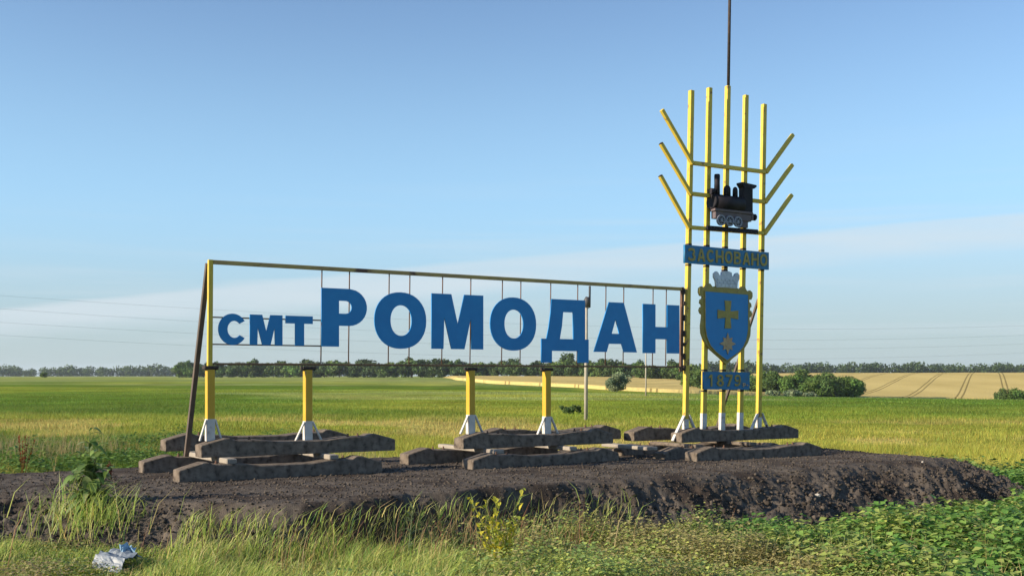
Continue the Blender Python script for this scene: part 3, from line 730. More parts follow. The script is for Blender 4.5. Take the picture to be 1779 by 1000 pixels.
tube('buffer', [PL(9.425, LWC - .06, 4.62), PL(9.462, LWC - .06, 4.62), PL(9.464, LWC - .06, 4.62), PL(9.485, LWC - .06, 4.62)], [.02, .02, .058, .058], M['black'], loco, 12)
for s in (8.665, 8.855, 9.045):
    z = 4.505; wf = LWC - .155; WF = -.135 - .155 * .55
    V, F = [], []
    wheel = None
    ring = plate('wheel', [ell(s, z, .092, .092, 24), ell(s, z, .066, .066, 20)], WF - .012, WF + .012, M['wheel'], loco)
    plate('hub', [ell(s, z, .026, .026, 14)], WF - .016, WF + .014, M['wheel'], loco)
    for k in range(8):
        a = math.radians(45 * k + 10)
        bar('spoke', PL(s + .022 * math.cos(a), wf + .006, z + .022 * math.sin(a)), PL(s + .07 * math.cos(a), wf + .006, z + .07 * math.sin(a)), .012, .012, M['wheel'], loco, bev=0)
    plate('wheel_back', [ell(s, z, .086, .086, 20)], WF + .013, WF + .03, M['black'], loco)
bar('coupling_rod', PL(8.665, LWC - .178, 4.478), PL(9.045, LWC - .178, 4.486), .018, .012, M['wheel'], loco)
lbox('ash_pan', 9.14, 9.32, 4.425, 4.54, LWC - .08, LWC + .05, M['loco_brown'])

SHIFT = 0.0
# ------------------------------------------------------------------ utility poles and wires behind the sign
def utility_pole(x, y, h, label, lean=0.0):
    z = float(T(x, y)); r = empty('utility_pole', (x, y, z)); tag(r, label, 'utility pole', 'poles of the rural line behind the sign')
    tube('shaft', [(x, y, z - .3), (x + lean * h * .5, y, z + h * .5), (x + lean * h, y, z + h)], [.088, .078, .068], M['pole_wood'], r, 12)
    tx = x + lean * h
    tube('top_pin', [(tx, y - .02, z + h - .45), (tx + .14, y - .06, z + h - .35), (tx + .15, y - .06, z + h + .62)], .05, M['wire'], r, 8)
    tube('insulator_collar', [(tx + .02, y - .02, z + h - .34), (tx + .03, y - .02, z + h - .02), (tx + .06, y - .02, z + h + .12)], [.13, .16, .10], M['wire'], r, 10)
utility_pole(3.38, 50.0, 5.5, 'thin pale pole with a dark iron pin on top, standing past the two footed letter', .004)
utility_pole(15.3, 125.0, 6.0, 'short distant pale pole standing in the green field beside the round bush', .0)

# overhead wires far off
def wire(a, b, sag, r, label, group):
    a, b = Vector(a), Vector(b); pts = []
    for i in range(25):
        t_ = i / 24; p = a.lerp(b, t_); p.z -= sag * 4 * t_ * (1 - t_); pts.append(p)
    return tag(tube('overhead_wire', pts, r, M['wire'], None, 5) if False else link('overhead_wire', tube('overhead_wire', pts, r, None, None, 5), M['wire']), label, 'wire', group)

for z_, sg, lab in ((30.0, 9.0, 'topmost of four thin power line wires crossing the low sky'), (26.0, 9.6, 'second highest of four thin power line wires crossing the low sky'),
                    (21.5, 8.8, 'third highest of four thin power line wires crossing the low sky'), (17.5, 9.0, 'lowest of four thin power line wires crossing the low sky')):
    wire((-200, 330, z_), (330, 540, z_ + 1.0), sg, .022, lab, 'wires of the far power line')

# ------------------------------------------------------------------ trees
def leaf_cloud(centres, sizes, normals, cols, flat=.5):
    n = len(centres)
    a = rng.normal(size=(n, 3)) + normals * 0.9; a /= np.linalg.norm(a, axis=1)[:, None]
    r = rng.normal(size=(n, 3)); b = np.cross(a, r); b /= np.linalg.norm(b, axis=1)[:, None]; c = np.cross(a, b)
    s = sizes[:, None]
    V = np.stack([centres - b * s, centres - c * s * flat + a * s * .15, centres + b * s, centres + c * s * flat + a * s * .15], 1)
    return V.reshape(-1, 3), np.repeat(cols, 4, 0)
def crown_mesh(name, seed, n, rx, rz, zc, leaf, col, clumps=16, low=False, hollow=.55):
    g = np.random.default_rng(seed)
    d = g.normal(size=(clumps, 3)); d /= np.linalg.norm(d, axis=1)[:, None]
    if low: d[:, 2] = d[:, 2] * .9
    cc = d * (hollow + (1 - hollow) * g.random((clumps, 1))) * np.array([rx, rx, rz]) * .78
    cr_ = (0.30 + 0.22 * g.random(clumps)) * min(rx, rz)
    k = g.integers(0, clumps, n); q = g.normal(size=(n, 3)); q /= np.linalg.norm(q, axis=1)[:, None]
    rr = g.random((n, 1)) ** .4
    p = cc[k] + q * rr * cr_[k][:, None] * np.array([1.15, 1.15, .9])
    p[:, 2] += zc
    ok = p[:, 2] > .05; p, q, k = p[ok], q[ok], k[ok]; n = len(p)
    tint = (0.72 + 0.56 * g.random(clumps))[k][:, None] * (0.8 + 0.4 * g.random((n, 1)))
    hue = (g.random(clumps)[k][:, None] - .5) * .25
    cols = np.array(col)[None] * tint * np.concatenate([1 + hue, np.ones((n, 1)), 1 - hue * .6], 1)
    V, C = leaf_cloud(p, leaf * (.6 + .8 * g.random(n)), q, cols)
    return np_mesh(name, V, np.arange(len(V)), np.full(n, 4), C)
def trunk_mesh(seed, h, r, limbs=5, spread=1.2, top=None):
    g = random.Random(seed); bm_v, bm_f = [], []
    def add(pts, rs):
        o0 = len(bm_v); me_ = tube('t', pts, rs, None, None, 6)
        for v in me_.vertices: bm_v.append(tuple(v.co))
        for p in me_.polygons: bm_f.append([i + o0 for i in p.vertices])
        bpy.data.meshes.remove(me_)
    wob = [(g.uniform(-.06, .06) * h * i / 4, g.uniform(-.06, .06) * h * i / 4) for i in range(5)]
    pts = [Vector((wob[i][0], wob[i][1], -.15 + (h + .15) * i / 4)) for i in range(5)]
    add(pts, [r * 1.25, r, r * .8, r * .55, r * .25])
    for i in range(limbs):
        t_ = .3 + .6 * i / limbs; j = min(int(t_ * 4), 3); p = pts[j].lerp(pts[j + 1], t_ * 4 - j); a = g.uniform(0, 6.28)
        e = p + Vector((math.cos(a) * spread, math.sin(a) * spread, h * .28)) * g.uniform(.6, 1)
        add([p, p.lerp(e, .5) + Vector((0, 0, .05 * h)), e], [r * .45, r * .3, r * .1])
    return mesh_from('trunk', bm_v, bm_f, True)
KIND = {}
def tree_kind(key, seed, n, rx, rz, zc, leaf, col, h, r, limbs=5, clumps=16, low=False):
    c = crown_mesh('crown', seed, n, rx, rz, zc, leaf, col, clumps, low); c.materials.append(M['leaf'])
    t_ = trunk_mesh(seed, h, r, limbs, rx * .6); t_.materials.append(M['bark']); KIND[key] = (c, t_)
DG = (0.064, 0.108, 0.030); MG = (0.105, 0.175, 0.036); PG = (0.20, 0.25, 0.14); BG = (0.085, 0.142, 0.038)
tree_kind('round0', 11, 1700, 3.4, 3.2, 2.9, .42, DG, 5.2, .16)
tree_kind('round1', 12, 1700, 2.9, 3.5, 3.1, .40, BG, 5.6, .15)
tree_kind('bush0', 13, 1500, 3.2, 2.2, 2.1, .36, MG, 3.2, .10, 6, 18, True)
tree_kind('bush1', 14, 1500, 3.6, 2.0, 1.9, .36, BG, 3.0, .10, 6, 18, True)
tree_kind('tall', 15, 1400, 3.0, 3.6, 5.6, .42, DG, 8.0, .20, 7, 14)
tree_kind('near0', 16, 4200, 2.6, 2.4, 2.5, .22, MG, 4.0, .10, 8, 26, True)
tree_kind('near1', 17, 4200, 2.4, 2.7, 2.7, .22, BG, 4.4, .11, 8, 26, True)
tree_kind('near2', 18, 4200, 2.9, 2.1, 2.1, .21, MG, 3.4, .10, 8, 26, True)
tree_kind('silver', 19, 5200, 2.35, 1.6, 1.55, .15, PG, 2.4, .08, 8, 26, True)
tree_kind('pale', 20, 2600, 1.9, .8, .75, .15, PG, 1.2, .05, 6, 20, True)
tree_kind('small', 21, 1800, .85, .40, .26, .07, (.11, .16, .05), .45, .02, 6, 16, True)
def plant_tree(key, x, y, sc, label, group=None, name='tree', rz=None, sz=1.0, cat='tree'):
    z = float(T(x, y)); r = empty(name, (x, y, z), random.uniform(0, 6.28) if rz is None else rz); r.scale = (sc, sc, sc * sz)
    for nm, me in zip(('crown', 'trunk'), KIND[key]):
        o = bpy.data.objects.new(nm, me); COL.objects.link(o); o.parent = r
    return tag(r, label, cat, group)
# the hedgerow behind the field, running from far left to the clump on the right
HR = np.array([(-170, 570), (-100, 545), (-30, 500), (10, 460), (36, 395), (56, 335)], float)
hp = poly_at(HR, 74)
for i, (x, y) in enumerate(hp):
    key = random.choice(('round0', 'round1', 'bush0', 'bush1', 'round0'))
    sc = random.uniform(.78, 1.12) * (1.55 if y > 500 else 1.3 if y > 400 else 1.1)
    if key.startswith('bush'): sc *= 1.25
    plant_tree(key, x + random.uniform(-2, 2), y + random.uniform(-4, 4), sc, 'green tree of the long hedgerow between the meadow and the horizon', 'trees of the long hedgerow', 'hedgerow_tree')
for px, y, sc, key, lab in ((548, 560, 1.6, 'round0', 'round dark tree rising above the hedgerow over the second yellow post'),
                       (985, 480, 1.25, 'tall', 'tall thin crowned tree rising above the hedgerow behind the two footed letter'),
                       (715, 540, 1.15, 'tall', 'tree rising above the hedgerow under the big round letter nearer the small letters'),
                       (738, 545, 1.5, 'round1', 'broad tree standing above the hedgerow just past the first stem of the big M'),
                       (893, 520, 1.05, 'tall', 'slim tree rising above the hedgerow between the two middle posts'),
                       (335, 520, 1.35, 'round1', 'dark tree at the hedgerow end beside the brown prop')):
    x = (px - 890) / 1900 * y
    plant_tree(key, x, y, sc, lab, None, 'tall_tree')
# clump of bushes in the hollow to the right
CL = [(1205, 262, 1.0), (1222, 248, .95), (1240, 255, 1.05), (1262, 240, .95), (1285, 245, 1.05), (1308, 236, 1.0), (1330, 240, 1.08), (1345, 222, .95), (1362, 232, 1.08),
      (1378, 220, .98), (1395, 230, 1.1), (1412, 219, 1.0), (1428, 228, 1.08), (1442, 218, 1.0), (1458, 226, 1.05), (1472, 219, .98), (1482, 228, .9)]
for i, (px, y, sc) in enumerate(CL):
    x = (px - 890) / 1900 * y
    plant_tree(('near0', 'near1', 'near2')[i % 3], x, y, sc * 1.22, 'dense green tree of the clump growing in the hollow by the wheat', 'trees of the clump in the hollow', 'clump_tree', sz=.84)
for px, y, lab in ((1345, 203, 'low pale grey green shrub before the clump, beside the stele'), (1376, 204, 'widest low pale shrub before the middle of the clump'), (1405, 206, 'small pale shrub farthest from the stele before the clump')):
    x = (px - 890) / 1900 * y; plant_tree('pale', x, y, .9 if px != 1376 else 1.1, lab, None, 'low_shrub', cat='shrub')
for i, (px, y, sc) in enumerate(((1742, 205, .62), (1765, 204, .72), (1790, 206, .8))):
    x = (px - 890) / 1900 * y
    plant_tree(('near1', 'near0', 'near2')[i], x, y, sc, 'green bush standing in front of the wheat at the meadow edge', 'bushes in front of the wheat', 'bush', cat='bush')
plant_tree('silver', (1072 - 890) / 1900 * 172, 172, 1.0, 'lone round silvery green bush in the meadow before the wheat strip', None, 'round_bush', cat='bush')
plant_tree('small', (992 - 890) / 1900 * 57, 57, .8, 'small dark tuft of bush in the grass next to the nearer pale pole', None, 'small_bush', cat='bush')
plant_tree('bush0', (78 - 890) / 1900 * 420, 420, .55, 'single yellowish green bush at the far edge of the meadow before the distant wood', None, 'far_bush', cat='bush')
# far woods on the skyline, each one mass
def far_wood(name, pts, n, hmin, hmax, label, col):
    q = poly_at(pts, n); Vs, Cs = [], []
    for i, (x, y) in enumerate(q):
        h = (hmin + (hmax - hmin) * float(fbm(np.array(i * .16), np.array(3.0), 91, 3))) * random.uniform(.75, 1.12); m = 210
        c = rng.normal(size=(m, 3)); c /= np.linalg.norm(c, axis=1)[:, None]
        p = c * (rng.random((m, 1)) ** .35) * np.array([h * .6, h * .6, h * .55]) + np.array([x, y + random.uniform(-14, 14), float(T(x, y)) + h * .40])
        V, C = leaf_cloud(p, h * .085 * (.6 + .8 * rng.random(m)), c, np.array(col)[None] * (0.7 + .6 * rng.random((m, 1))) * random.uniform(.8, 1.2), .7)
        Vs.append(V); Cs.append(C)
    V = np.concatenate(Vs); C = np.concatenate(Cs)
    tag(link(name, np_mesh(name, V, np.arange(len(V)), np.full(len(V) // 4, 4), C), M['leaf']), label, 'wood', kind='stuff')
far_wood('distant_wood', [(-900, 1250), (-620, 1230), (-330, 1300), (-150, 1400)], 210, 8, 16, 'distant bluish wood along the skyline beyond the plain green meadow', DG)
far_wood('distant_wood', [(150, 860), (300, 900), (430, 930), (640, 950)], 160, 8, 13, 'distant dark wood along the skyline above the ripe wheat', DG)

# ------------------------------------------------------------------ grass and weeds
def blades(pos, h, wd, lean, az, cols, curl=.5):
    n = len(pos); d = np.stack([np.cos(az), np.sin(az), np.zeros(n)], -1)
    fa = az + np.pi / 2 + rng.normal(size=n) * .7; sd = np.stack([np.cos(fa), np.sin(fa), np.zeros(n)], -1) * (wd / 2)[:, None]
    up = np.array([0, 0, 1.0])
    mid = pos + up * (h * .55)[:, None] + d * (h * lean * .35)[:, None]
    tip = pos + up * (h * (1 - .25 * lean))[:, None] + d * (h * lean)[:, None]
    V = np.stack([pos - sd, pos + sd, mid + sd * .75, mid - sd * .75, tip], 1)
    o = (np.arange(n) * 5)[:, None]
    loops = np.concatenate([o + np.array([0, 1, 2, 3]), o + np.array([3, 2, 4])], 1).ravel()
    counts = np.tile([4, 3], n)
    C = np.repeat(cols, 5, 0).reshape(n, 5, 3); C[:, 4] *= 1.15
    return V.reshape(-1, 3), loops, counts, C.reshape(-1, 3)
def uw(x, y):
    dx, dy = x - P1.x, y - P1.y; return dx * U.x + dy * U.y, dx * W.x + dy * W.y
def frustum_pts(n, y0, y1, margin=1.5, kx=.52):
    y = np.sqrt(rng.uniform(y0 ** 2, y1 ** 2, n)); x = rng.uniform(-1, 1, n) * (kx * y + margin); return x, y
def surf_z(x, y):
    u, w = uw(x, y); return np.maximum(T(x, y), mound_z(u, w, False))
def grass_obj(name, n, y0, y1, hf, wf, colf, dens, label, mat='grass', lean=(.2, .6), az=None, lim=.10):
    x, y = frustum_pts(n, y0, y1)
    u, w = uw(x, y); pr = mound_prof(u, w)
    ok = (rng.random(n) < dens(x, y, u, w)) & (pr < lim)
    x, y = x[ok], y[ok]; n = len(x)
    h = hf(x, y) * (.55 + .75 * rng.random(n)); wd = wf(x, y) * (.7 + .6 * rng.random(n))
    a = rng.uniform(0, 2 * np.pi, n) if az is None else rng.normal(az, 1.3, n)
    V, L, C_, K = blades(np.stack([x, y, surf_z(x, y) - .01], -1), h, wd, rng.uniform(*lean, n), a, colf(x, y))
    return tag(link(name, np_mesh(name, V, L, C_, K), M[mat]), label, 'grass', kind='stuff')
def vary(c, x, y, amt=.35): return c * (1 - amt / 2 + amt * rng.random((len(x), 1))) * (1 + .12 * rng.normal(size=(len(x), 3)) * np.array([1, .4, .6]))
one = lambda v: (lambda x, y: np.full(len(x), v))
# meadow behind the mound, three rings of coarser and coarser tufts
grass_obj('meadow_grass', 150000, 13, 30, lambda x, y: .12 + .20 * fbm(x * .5, y * .5, 15), one(.009), lambda x, y: vary(field_col(x, y) * 1.05, x, y), lambda x, y, u, w: (w > 1.9) | (u > 12), 'tall meadow grass growing just behind the soil mound')
grass_obj('meadow_grass', 130000, 30, 75, lambda x, y: .06 + .15 * fbm(x * .3, y * .3, 15), one(.018), lambda x, y: vary(field_col(x, y) * 1.05, x, y), lambda x, y, u, w: w > 0, 'meadow grass in the middle of the field')
grass_obj('meadow_grass', 30000, 75, 150, lambda x, y: .04 + .12 * fbm(x * .1, y * .1, 15), one(.05), lambda x, y: vary(field_col(x, y) * 1.05, x, y, .3), lambda x, y, u, w: w > 0, 'far meadow grass below the wheat and the hedgerow')

def leftness(x, y): return 1 - sst(-1.2, 2.2, x + .5 * (fbm(x * .8, y * .8, 19) - .5) * 4)
def verge_col(x, y):
    a = np.array([0.28, 0.36, 0.07]); b = np.array([0.43, 0.44, 0.14]); c = np.array([0.16, 0.25, 0.055])
    n = fbm(x * 1.1, y * 1.1, 29, 4)[:, None]; q = rng.random((len(x), 1))
    return vary(np.where(q < .42 + (n - .5), a, np.where(q < .8, b, c)), x, y, .4)
front = lambda x, y, u, w: (w < 1.0) & (u < 11.5)
grass_obj('verge_grass', 150000, 8.6, 15.5, lambda x, y: (.05 + .34 * fbm(x * 1.4, y * 1.4, 45, 4) ** 2 * (1 + .4 * leftness(x, y))) * (.42 + .58 * sst(-3.6, -2.4, x)), one(.0065), verge_col, lambda x, y, u, w: front(x, y, u, w) * (.25 + .75 * leftness(x, y)), 'thick green verge grass in front of the soil mound', lean=(.3, .9), az=.3)
# long leaning blades along the foot of the mound and round the dock plant
def long_d(x, y, u, w): return front(x, y, u, w) * (leftness(x, y) * sst(.45, .62, fbm(x * .7 + 9, y * .7, 65, 3)) * (x > -3.3) * (y > 8.6) + 1.0 * np.exp(-((x + 4.25) / .42) ** 2 - ((y - 11.2) / .45) ** 2))
grass_obj('long_grass', 75000, 8.0, 13.5, lambda x, y: np.where(x < -3.3, .42, .27), one(.009), lambda x, y: vary(np.where(rng.random((len(x), 1)) < .75, np.array([0.34, 0.42, 0.10]), np.array([0.50, 0.46, 0.20])), x, y, .4), long_d, 'long leaning green grass at the foot of the mound', lean=(.35, .85), az=.25, lim=.62)
# dry straw with reddish heads
def straw_d(x, y, u, w): return front(x, y, u, w) * (w < -3.3) * np.exp(-((u - 1.2) / 1.7) ** 2) * sst(-5.2, -4.2, w) * .9
grass_obj('dry_straw', 9000, 8.5, 13, one(.55), one(.007), lambda x, y: vary(np.where(rng.random((len(x), 1)) < .55, np.array([0.36, 0.27, 0.13]), np.array([0.24, 0.13, 0.075])), x, y, .4), straw_d, 'dry tan and reddish straw standing against the dark soil', lean=(.25, .6), az=.3)
grass_obj('seed_stems', 2600, 8.9, 14, one(.46), one(.006), lambda x, y: vary(np.where(rng.random((len(x), 1)) < .5, np.array([0.36, 0.33, 0.14]), np.array([0.26, 0.32, 0.10])), x, y, .4), lambda x, y, u, w: front(x, y, u, w) * (x > -3) * sst(.45, .65, fbm(x * .9, y * .9, 99, 3)), 'scattered tall seed stems standing out of the verge weeds', lean=(.1, .5))
# dry grass behind the mound on the left
grass_obj('dry_straw', 26000, 13.5, 22, one(.5), one(.008), lambda x, y: vary(np.broadcast_to(np.array([0.34, 0.28, 0.13]), (len(x), 3)), x, y, .4), lambda x, y, u, w: (w > 1.9) * sst(.5, .66, fbm(x * .6, y * .6, 85, 3)) * .8, 'pale dry grass stalks among the weeds behind the mound', lean=(.1, .5))

# broad leaved weeds, front right and beyond the end of the mound
def weed_mesh(name, x, y, hmax, leaf, cols, nl):
    n = len(x); V, C = [], []
    base = np.stack([x, y, surf_z(x, y)], -1); h = hmax * (.45 + .6 * rng.random(n))
    k = np.repeat(np.arange(n), nl); m = len(k)
    az = rng.uniform(0, 2 * np.pi, m); f = rng.random(m) ** .7
    rad = (.03 + .09 * (1 - f * .6)) * (.6 + .8 * rng.random(m))
    cen = base[k] + np.stack([np.cos(az) * rad, np.sin(az) * rad, f * h[k]], -1)
    out = np.stack([np.cos(az), np.sin(az), rng.uniform(-.45, .45, m)], -1); out /= np.linalg.norm(out, axis=1)[:, None]
    sd = np.stack([-np.sin(az), np.cos(az), rng.uniform(-.5, .5, m)], -1)
    s = (leaf[k] * (.6 + .8 * rng.random(m)))[:, None]
    a = cen; tip = cen + out * s * 1.5; mid = cen + out * s * .7
    up = np.array([0, 0, 1.0]) * s * .16
    Vv = np.stack([a, mid + sd * s * .52 + up, tip, mid - sd * s * .52 + up], 1)
    o = (np.arange(m) * 4)[:, None]; loops = np.concatenate([o + np.array([0, 1, 2]), o + np.array([0, 2, 3])], 1).ravel()
    cv = cols[k] * (.75 + .5 * rng.random((m, 1)))
    return np_mesh(name, Vv.reshape(-1, 3), loops, np.full(m * 2, 3), np.repeat(cv, 4, 0))
def weeds(name, n, y0, y1, dens, hm, lf, pal, nl, label):
    x, y = frustum_pts(n, y0, y1, 1.0); u, w = uw(x, y)
    ok = (rng.random(n) < dens(x, y, u, w)) & (mound_prof(u, w) < .10); x, y = x[ok], y[ok]
    pal = np.array(pal); nn = fbm(x * .7, y * .7, 33, 3); q = np.clip(((nn - .5) * 2.6 + rng.random(len(x))), 0, .999)
    cols = pal[(q * len(pal)).astype(int)]
    me = weed_mesh(name, x, y, hm * (.30 + 2.3 * fbm(x * 1.3, y * 1.3, 43, 3) ** 2), np.full(len(x), lf), cols, nl)
    tag(link(name, me, M['weed']), label, 'weeds', kind='stuff')
rightness = lambda x, y: sst(2.2, 4.6, x + 2.5 * (fbm(x * .6, y * .6, 49) - .5))
midness = lambda x, y: sst(-1.6, .6, x + 2 * (fbm(x * .6, y * .6, 59) - .5)) * (1 - .75 * rightness(x, y))
weeds('broadleaf_weeds', 30000, 8.6, 21, lambda x, y, u, w: ((w < 1) | (u > 11.2)) * rightness(x, y) * (.35 + .65 * sst(.3, .5, fbm(x * .9, y * .9, 25))), .35, .062,
      [(0.105, 0.22, 0.045), (0.14, 0.265, 0.055), (0.19, 0.31, 0.07), (0.28, 0.34, 0.09)], 13, 'bright green broadleaf weeds spreading round the stele end of the mound')
weeds('mixed_weeds', 40000, 8.8, 15, lambda x, y, u, w: front(x, y, u, w) * midness(x, y) * (.4 + .6 * sst(.35, .5, fbm(x * .9, y * .9, 35))), .27, .027,
      [(0.20, 0.30, 0.09), (0.26, 0.37, 0.12), (0.36, 0.45, 0.11), (0.46, 0.50, 0.13), (0.40, 0.36, 0.15)], 16, 'fine leaved grey green weeds in front of the middle of the mound')
weeds('low_clover', 16000, 8.4, 12.5, lambda x, y, u, w: front(x, y, u, w) * leftness(x, y) * .8, .10, .020,
      [(0.19, 0.27, 0.07), (0.29, 0.33, 0.11), (0.42, 0.39, 0.17), (0.33, 0.26, 0.13)], 8, 'low clover and dry litter in the grass around the crumpled sheet')
weeds('field_weeds', 12000, 14.5, 26, lambda x, y, u, w: (w > 2.4) * (1 - sst(-7, -2, x)) * sst(.42, .55, fbm(x * .5, y * .5, 95, 3)), .30, .05,
      [(0.09, 0.18, 0.036), (0.12, 0.21, 0.04), (0.16, 0.24, 0.05)], 12, 'dark green leafy weeds behind the mound near the brown prop')

# ------------------------------------------------------------------ single plants, stones and litter
def big_leaf(L, wd, droop, col, fold=.25, n=5):
    """a curved pointed leaf along +x, folded along its midrib"""
    V, F = [], []
    for i in range(n + 1):
        t_ = i / n; x_ = L * t_ * (1 - .15 * t_); z_ = -droop * L * t_ * t_ + .25 * L * t_
        b_ = wd * math.sin(math.pi * min(t_ * .92 + .06, 1)) ** .8 * .5
        V += [(x_, -b_, z_ + b_ * fold), (x_, 0, z_), (x_, b_, z_ + b_ * fold)]
    for i in range(n):
        a = i * 3; F += [(a, a + 3, a + 4, a + 1), (a + 1, a + 4, a + 5, a + 2)]
    return V, F
def plant(name, x, y, z, label, stems, leaves, cat, stem_col, stem_r=.006):
    """stems: list of polylines; leaves: (origin, azimuth, pitch, length, width, droop, colour)"""
    r = empty(name, (x, y, z)); tag(r, label, cat)
    sm = tint_mat(name + '_stem', .8)
    for pts in stems:
        me = tube('stem', [Vector(p) + Vector((x, y, z)) for p in pts], [stem_r * (1 - .6 * i / (len(pts) - 1)) for i in range(len(pts))], None, None, 5)
        a = me.attributes.new('tint', 'FLOAT_COLOR', 'POINT'); a.data.foreach_set('color', np.tile([*stem_col, 1.0], len(me.vertices)))
        link('stem', me, sm, r)
    for (o, az, pitch, L, wd, droop, col) in leaves:
        V, F = big_leaf(L, wd, droop, col)
        R = Matrix.Rotation(az, 3, 'Z') @ Matrix.Rotation(-pitch, 3, 'Y')
        me = mesh_from('leaf', [R @ Vector(v) + Vector(o) + Vector((x, y, z)) for v in V], F, True)
        a = me.attributes.new('tint', 'FLOAT_COLOR', 'POINT'); a.data.foreach_set('color', np.tile([*col, 1.0], len(me.vertices)))
        link('leaf', me, M['weed'], r)
    return r
R_ = random.Random(3)
# dock plant at the left
x, y = -4.40, 11.35; z = float(max(T(x, y), mound_at(x, y)))
lv, st = [], []
for k in range(7):
    a_ = R_.uniform(0, 6.28); sp = R_.uniform(.08, .34); h = R_.uniform(.30, .62) if k else .80
    if k == 0: sp = .06
    top = Vector((math.cos(a_) * sp, math.sin(a_) * sp * .6, h)); st.append([(top.x * .2, top.y * .2, 0), tuple(top * .55), tuple(top)])
    for i in range(20):
        t_ = R_.random() ** .8; o = Vector((top.x * t_, top.y * t_, .02 + h * t_))
        lv.append((o, R_.uniform(0, 6.28), R_.uniform(.1, 1.0), R_.uniform(.20, .38) * (1.05 - .5 * t_), R_.uniform(.06, .115) * (1 - .3 * t_), R_.uniform(.3, 1.1), R_.choice(((.16, .25, .07), (.22, .32, .10), (.12, .20, .06), (.27, .34, .15)))))
plant('dock_plant', x, y, z, 'leafy green dock plant with long curling leaves standing against bare soil', st, lv, 'plant', (.14, .18, .06), .009)
# rust brown dock gone to seed
def seed_dock(x, y, label, h, col, n=4, seeds=60):
    z = float(max(T(x, y), mound_at(x, y))); st, lv = [], []
    for k in range(n):
        a = R_.uniform(0, 6.28); sp = R_.uniform(.02, .14) * h / .6; top = (math.cos(a) * sp, math.sin(a) * sp, h * R_.uniform(.75, 1)); st.append([(0, 0, 0), (top[0] * .4, top[1] * .4, top[2] * .5), top])
        for q in range(seeds // n):
            t_ = .45 + .55 * R_.random(); o = Vector((top[0] * t_, top[1] * t_, top[2] * t_))
            lv.append((o, R_.uniform(0, 6.28), R_.uniform(-.2, 1.0), R_.uniform(.03, .06), .028, .3, tuple(c * R_.uniform(.6, 1.3) for c in col)))
    plant('seeding_dock', x, y, z, label, st, lv, 'plant', tuple(c * .8 for c in col), .006)
seed_dock(-7.25, 16.2, 'rust brown dock gone to seed, standing in the grass behind the mound', .82, (.21, .062, .025), 5, 130)
seed_dock(-5.35, 13.9, 'low reddish brown withered plant on the soil beside the dock plant', .26, (.17, .075, .055), 5, 60)
seed_dock(-5.02, 13.7, 'small russet withered plant on the soil nearest the sleeper stack', .22, (.19, .070, .030), 5, 50)
# yellow flowering weed
x, y = -.12, 10.35; z = float(T(x, y)); st, lv = [], []
for k in range(11):
    a = R_.uniform(0, 6.28); sp = R_.uniform(.05, .30); h = R_.uniform(.45, .85); top = (math.cos(a) * sp, math.sin(a) * sp * .6, h); st.append([(0, 0, 0), (top[0] * .35, top[1] * .35, h * .5), top])
    for q in range(24):
        t_ = .25 + .75 * R_.random(); o = Vector((top[0] * t_, top[1] * t_, h * t_)) + Vector((R_.uniform(-.03, .03), R_.uniform(-.03, .03), 0))
        lv.append((o, R_.uniform(0, 6.28), R_.uniform(.1, 1.1), R_.uniform(.05, .10), R_.uniform(.022, .042), .3, R_.choice(((.55, .50, .05), (.62, .54, .06), (.34, .40, .06), (.48, .46, .06)))))
plant('yellow_weed', x, y, z, 'bright yellow green weed standing alone against the dark face of the mound', st, lv, 'plant', (.22, .24, .06), .006)
# sapling-like grey green thistle by the dry straw
x, y = -1.02, 10.7; z = float(T(x, y)); st = [[(0, 0, 0), (.02, 0, .3), (.05, .01, .60)]]; lv = []
for i in range(26):
    t_ = .15 + .85 * R_.random(); lv.append(((.05 * t_, 0, .60 * t_), R_.uniform(0, 6.28), R_.uniform(.2, .8), R_.uniform(.09, .17), R_.uniform(.012, .022), .5, R_.choice(((.20, .25, .12), (.15, .20, .09)))))
plant('thistle', x, y, z, 'pale grey green thistle among dry straw before the mound', st, lv, 'plant', (.2, .24, .12), .006)

def stone(u, w, size, label, seed):
    g = np.random.default_rng(seed); V = ICO_V * (1 + .35 * (g.random((len(ICO_V), 1)) - .5)) * size * np.array([1.2, .9, .8]); p = P(u, w, float(mound_z(np.array(u), np.array(w))) + size * .35)
    o = link('stone', mesh_from('stone', V, [tuple(f) for f in ICO_F.tolist()], False), M['stone']); o.location = p
    tag(o, label, 'stone')
stone(7.15, -3.62, .036, 'pale pinkish stone on the sunlit slope of the mound', 1)
stone(10.4, -3.55, .032, 'white stone low on the dark slope near the mound end', 2)
stone(10.0, -3.10, .018, 'small white pebble high on the dark slope near the mound end', 3)

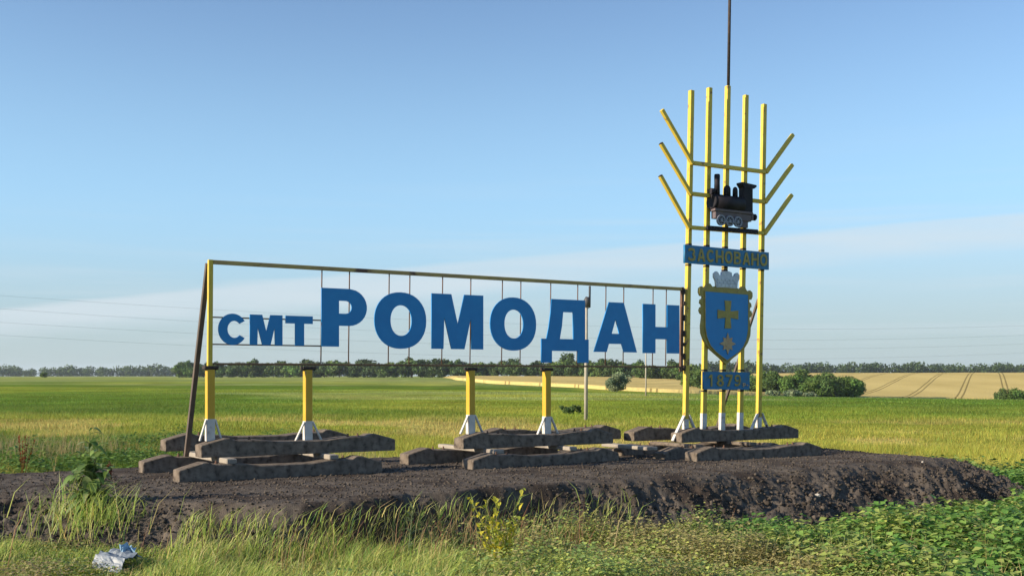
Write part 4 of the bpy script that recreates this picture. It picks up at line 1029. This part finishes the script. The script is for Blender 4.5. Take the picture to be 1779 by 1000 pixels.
# crumpled silvery plastic sheet in the verge
def litter():
    x, y = -3.55, 9.75; z = float(T(x, y)); r = empty('crumpled_sheet', (x, y, z)); K = .72; tag(r, 'crumpled silvery blue plastic sheet lying in the verge grass', 'litter')
    m, n, l, b = new_mat('silvery_plastic'); b.inputs['Base Color'].default_value = (.15, .18, .22, 1); b.inputs['Roughness'].default_value = .5; b.inputs['Metallic'].default_value = .0
    tc = n.new('ShaderNodeTexCoord'); q = n.new('ShaderNodeTexNoise'); q.inputs['Scale'].default_value = 14; q.inputs['Detail'].default_value = 4; l.new(tc.outputs['Object'], q.inputs['Vector'])
    bp = n.new('ShaderNodeBump'); bp.inputs['Strength'].default_value = .5; bp.inputs['Distance'].default_value = .02; l.new(q.outputs['Fac'], bp.inputs['Height']); l.new(bp.outputs['Normal'], b.inputs['Normal'])
    def sheet(name, fn, nu, nv, mat):
        V = [fn(i / nu, j / nv) for j in range(nv + 1) for i in range(nu + 1)]
        F = [(j * (nu + 1) + i, j * (nu + 1) + i + 1, (j + 1) * (nu + 1) + i + 1, (j + 1) * (nu + 1) + i) for j in range(nv) for i in range(nu)]
        me = mesh_from(name, [Vector(v) * K + Vector((x, y, z)) for v in V], F, False); o = link(name, me, mat, r)
        sol = o.modifiers.new('thickness', 'SOLIDIFY'); sol.thickness = .004
        return o
    g = np.random.default_rng(5); N1 = g.normal(size=(12, 12)) * .008; N2 = g.normal(size=(12, 12)) * .012
    # ridge falls from the left end to the right front; one flap towards the camera, one lying back
    def rid(a): return Vector((-.24 + .44 * a, .05 - .22 * a, .17 - .02 * a))
    def front_flap(a, t_): p = rid(a) + Vector((-.03 * t_, -.10 * t_, -.17 * t_)); p.z += N1[int(a * 10), int(t_ * 6)] * (t_ > 0); p.y += N1[int(t_ * 6), int(a * 10)]; return p
    def back_flap(a, t_): p = rid(a) + Vector((.13 * t_, .30 * t_, .01 * t_)); p.z += N2[int(a * 10), int(t_ * 8)] * (t_ > 0) + .05 * math.sin(t_ * 9 + a * 3) * t_; p.x += N2[int(t_ * 8), int(a * 10)] * t_; return p
    sheet('front_flap', front_flap, 10, 6, m); sheet('back_flap', back_flap, 10, 8, m)
    m2, n2, l2, b2 = new_mat('clear_blue_plastic'); b2.inputs['Base Color'].default_value = (.20, .33, .47, 1); b2.inputs['Roughness'].default_value = .25
    def crest(a, t_): p = Vector((.02 + .22 * a, .16 - .05 * a, .10 + .16 * t_)); p.y += .05 * math.sin(a * 9 + t_ * 4); p.z += N2[int(a * 8), int(t_ * 5)] * 1.3; return p
    sheet('torn_crest', crest, 8, 5, m2)
litter()

# ------------------------------------------------------------------ the hazy evening air
def haze_box():
    m = bpy.data.materials.new('haze'); m.use_nodes = True; n, l = m.node_tree.nodes, m.node_tree.links; n.clear()
    o = n.new('ShaderNodeOutputMaterial'); v = n.new('ShaderNodeVolumePrincipled')
    v.inputs['Color'].default_value = (.80, .89, 1.0, 1); v.inputs['Density'].default_value = HAZE; v.inputs['Anisotropy'].default_value = .2
    l.new(v.outputs[0], o.inputs['Volume'])
    zmin = min(float(GZ.min()), float(MZ.min())) - 1.0
    V = [(a, b_, c) for a in (-3500, 3500) for b_ in (-60, 3900) for c in (zmin, 34)]
    me = mesh_from('haze', V, BOXF); bm = bmesh.new(); bm.from_mesh(me); bmesh.ops.recalc_face_normals(bm, faces=bm.faces); bm.to_mesh(me); bm.free()
    tag(link('haze', me, m), 'thin bluish summer haze over the fields', 'haze', kind='stuff')
HAZE = 0.00011
haze_box()
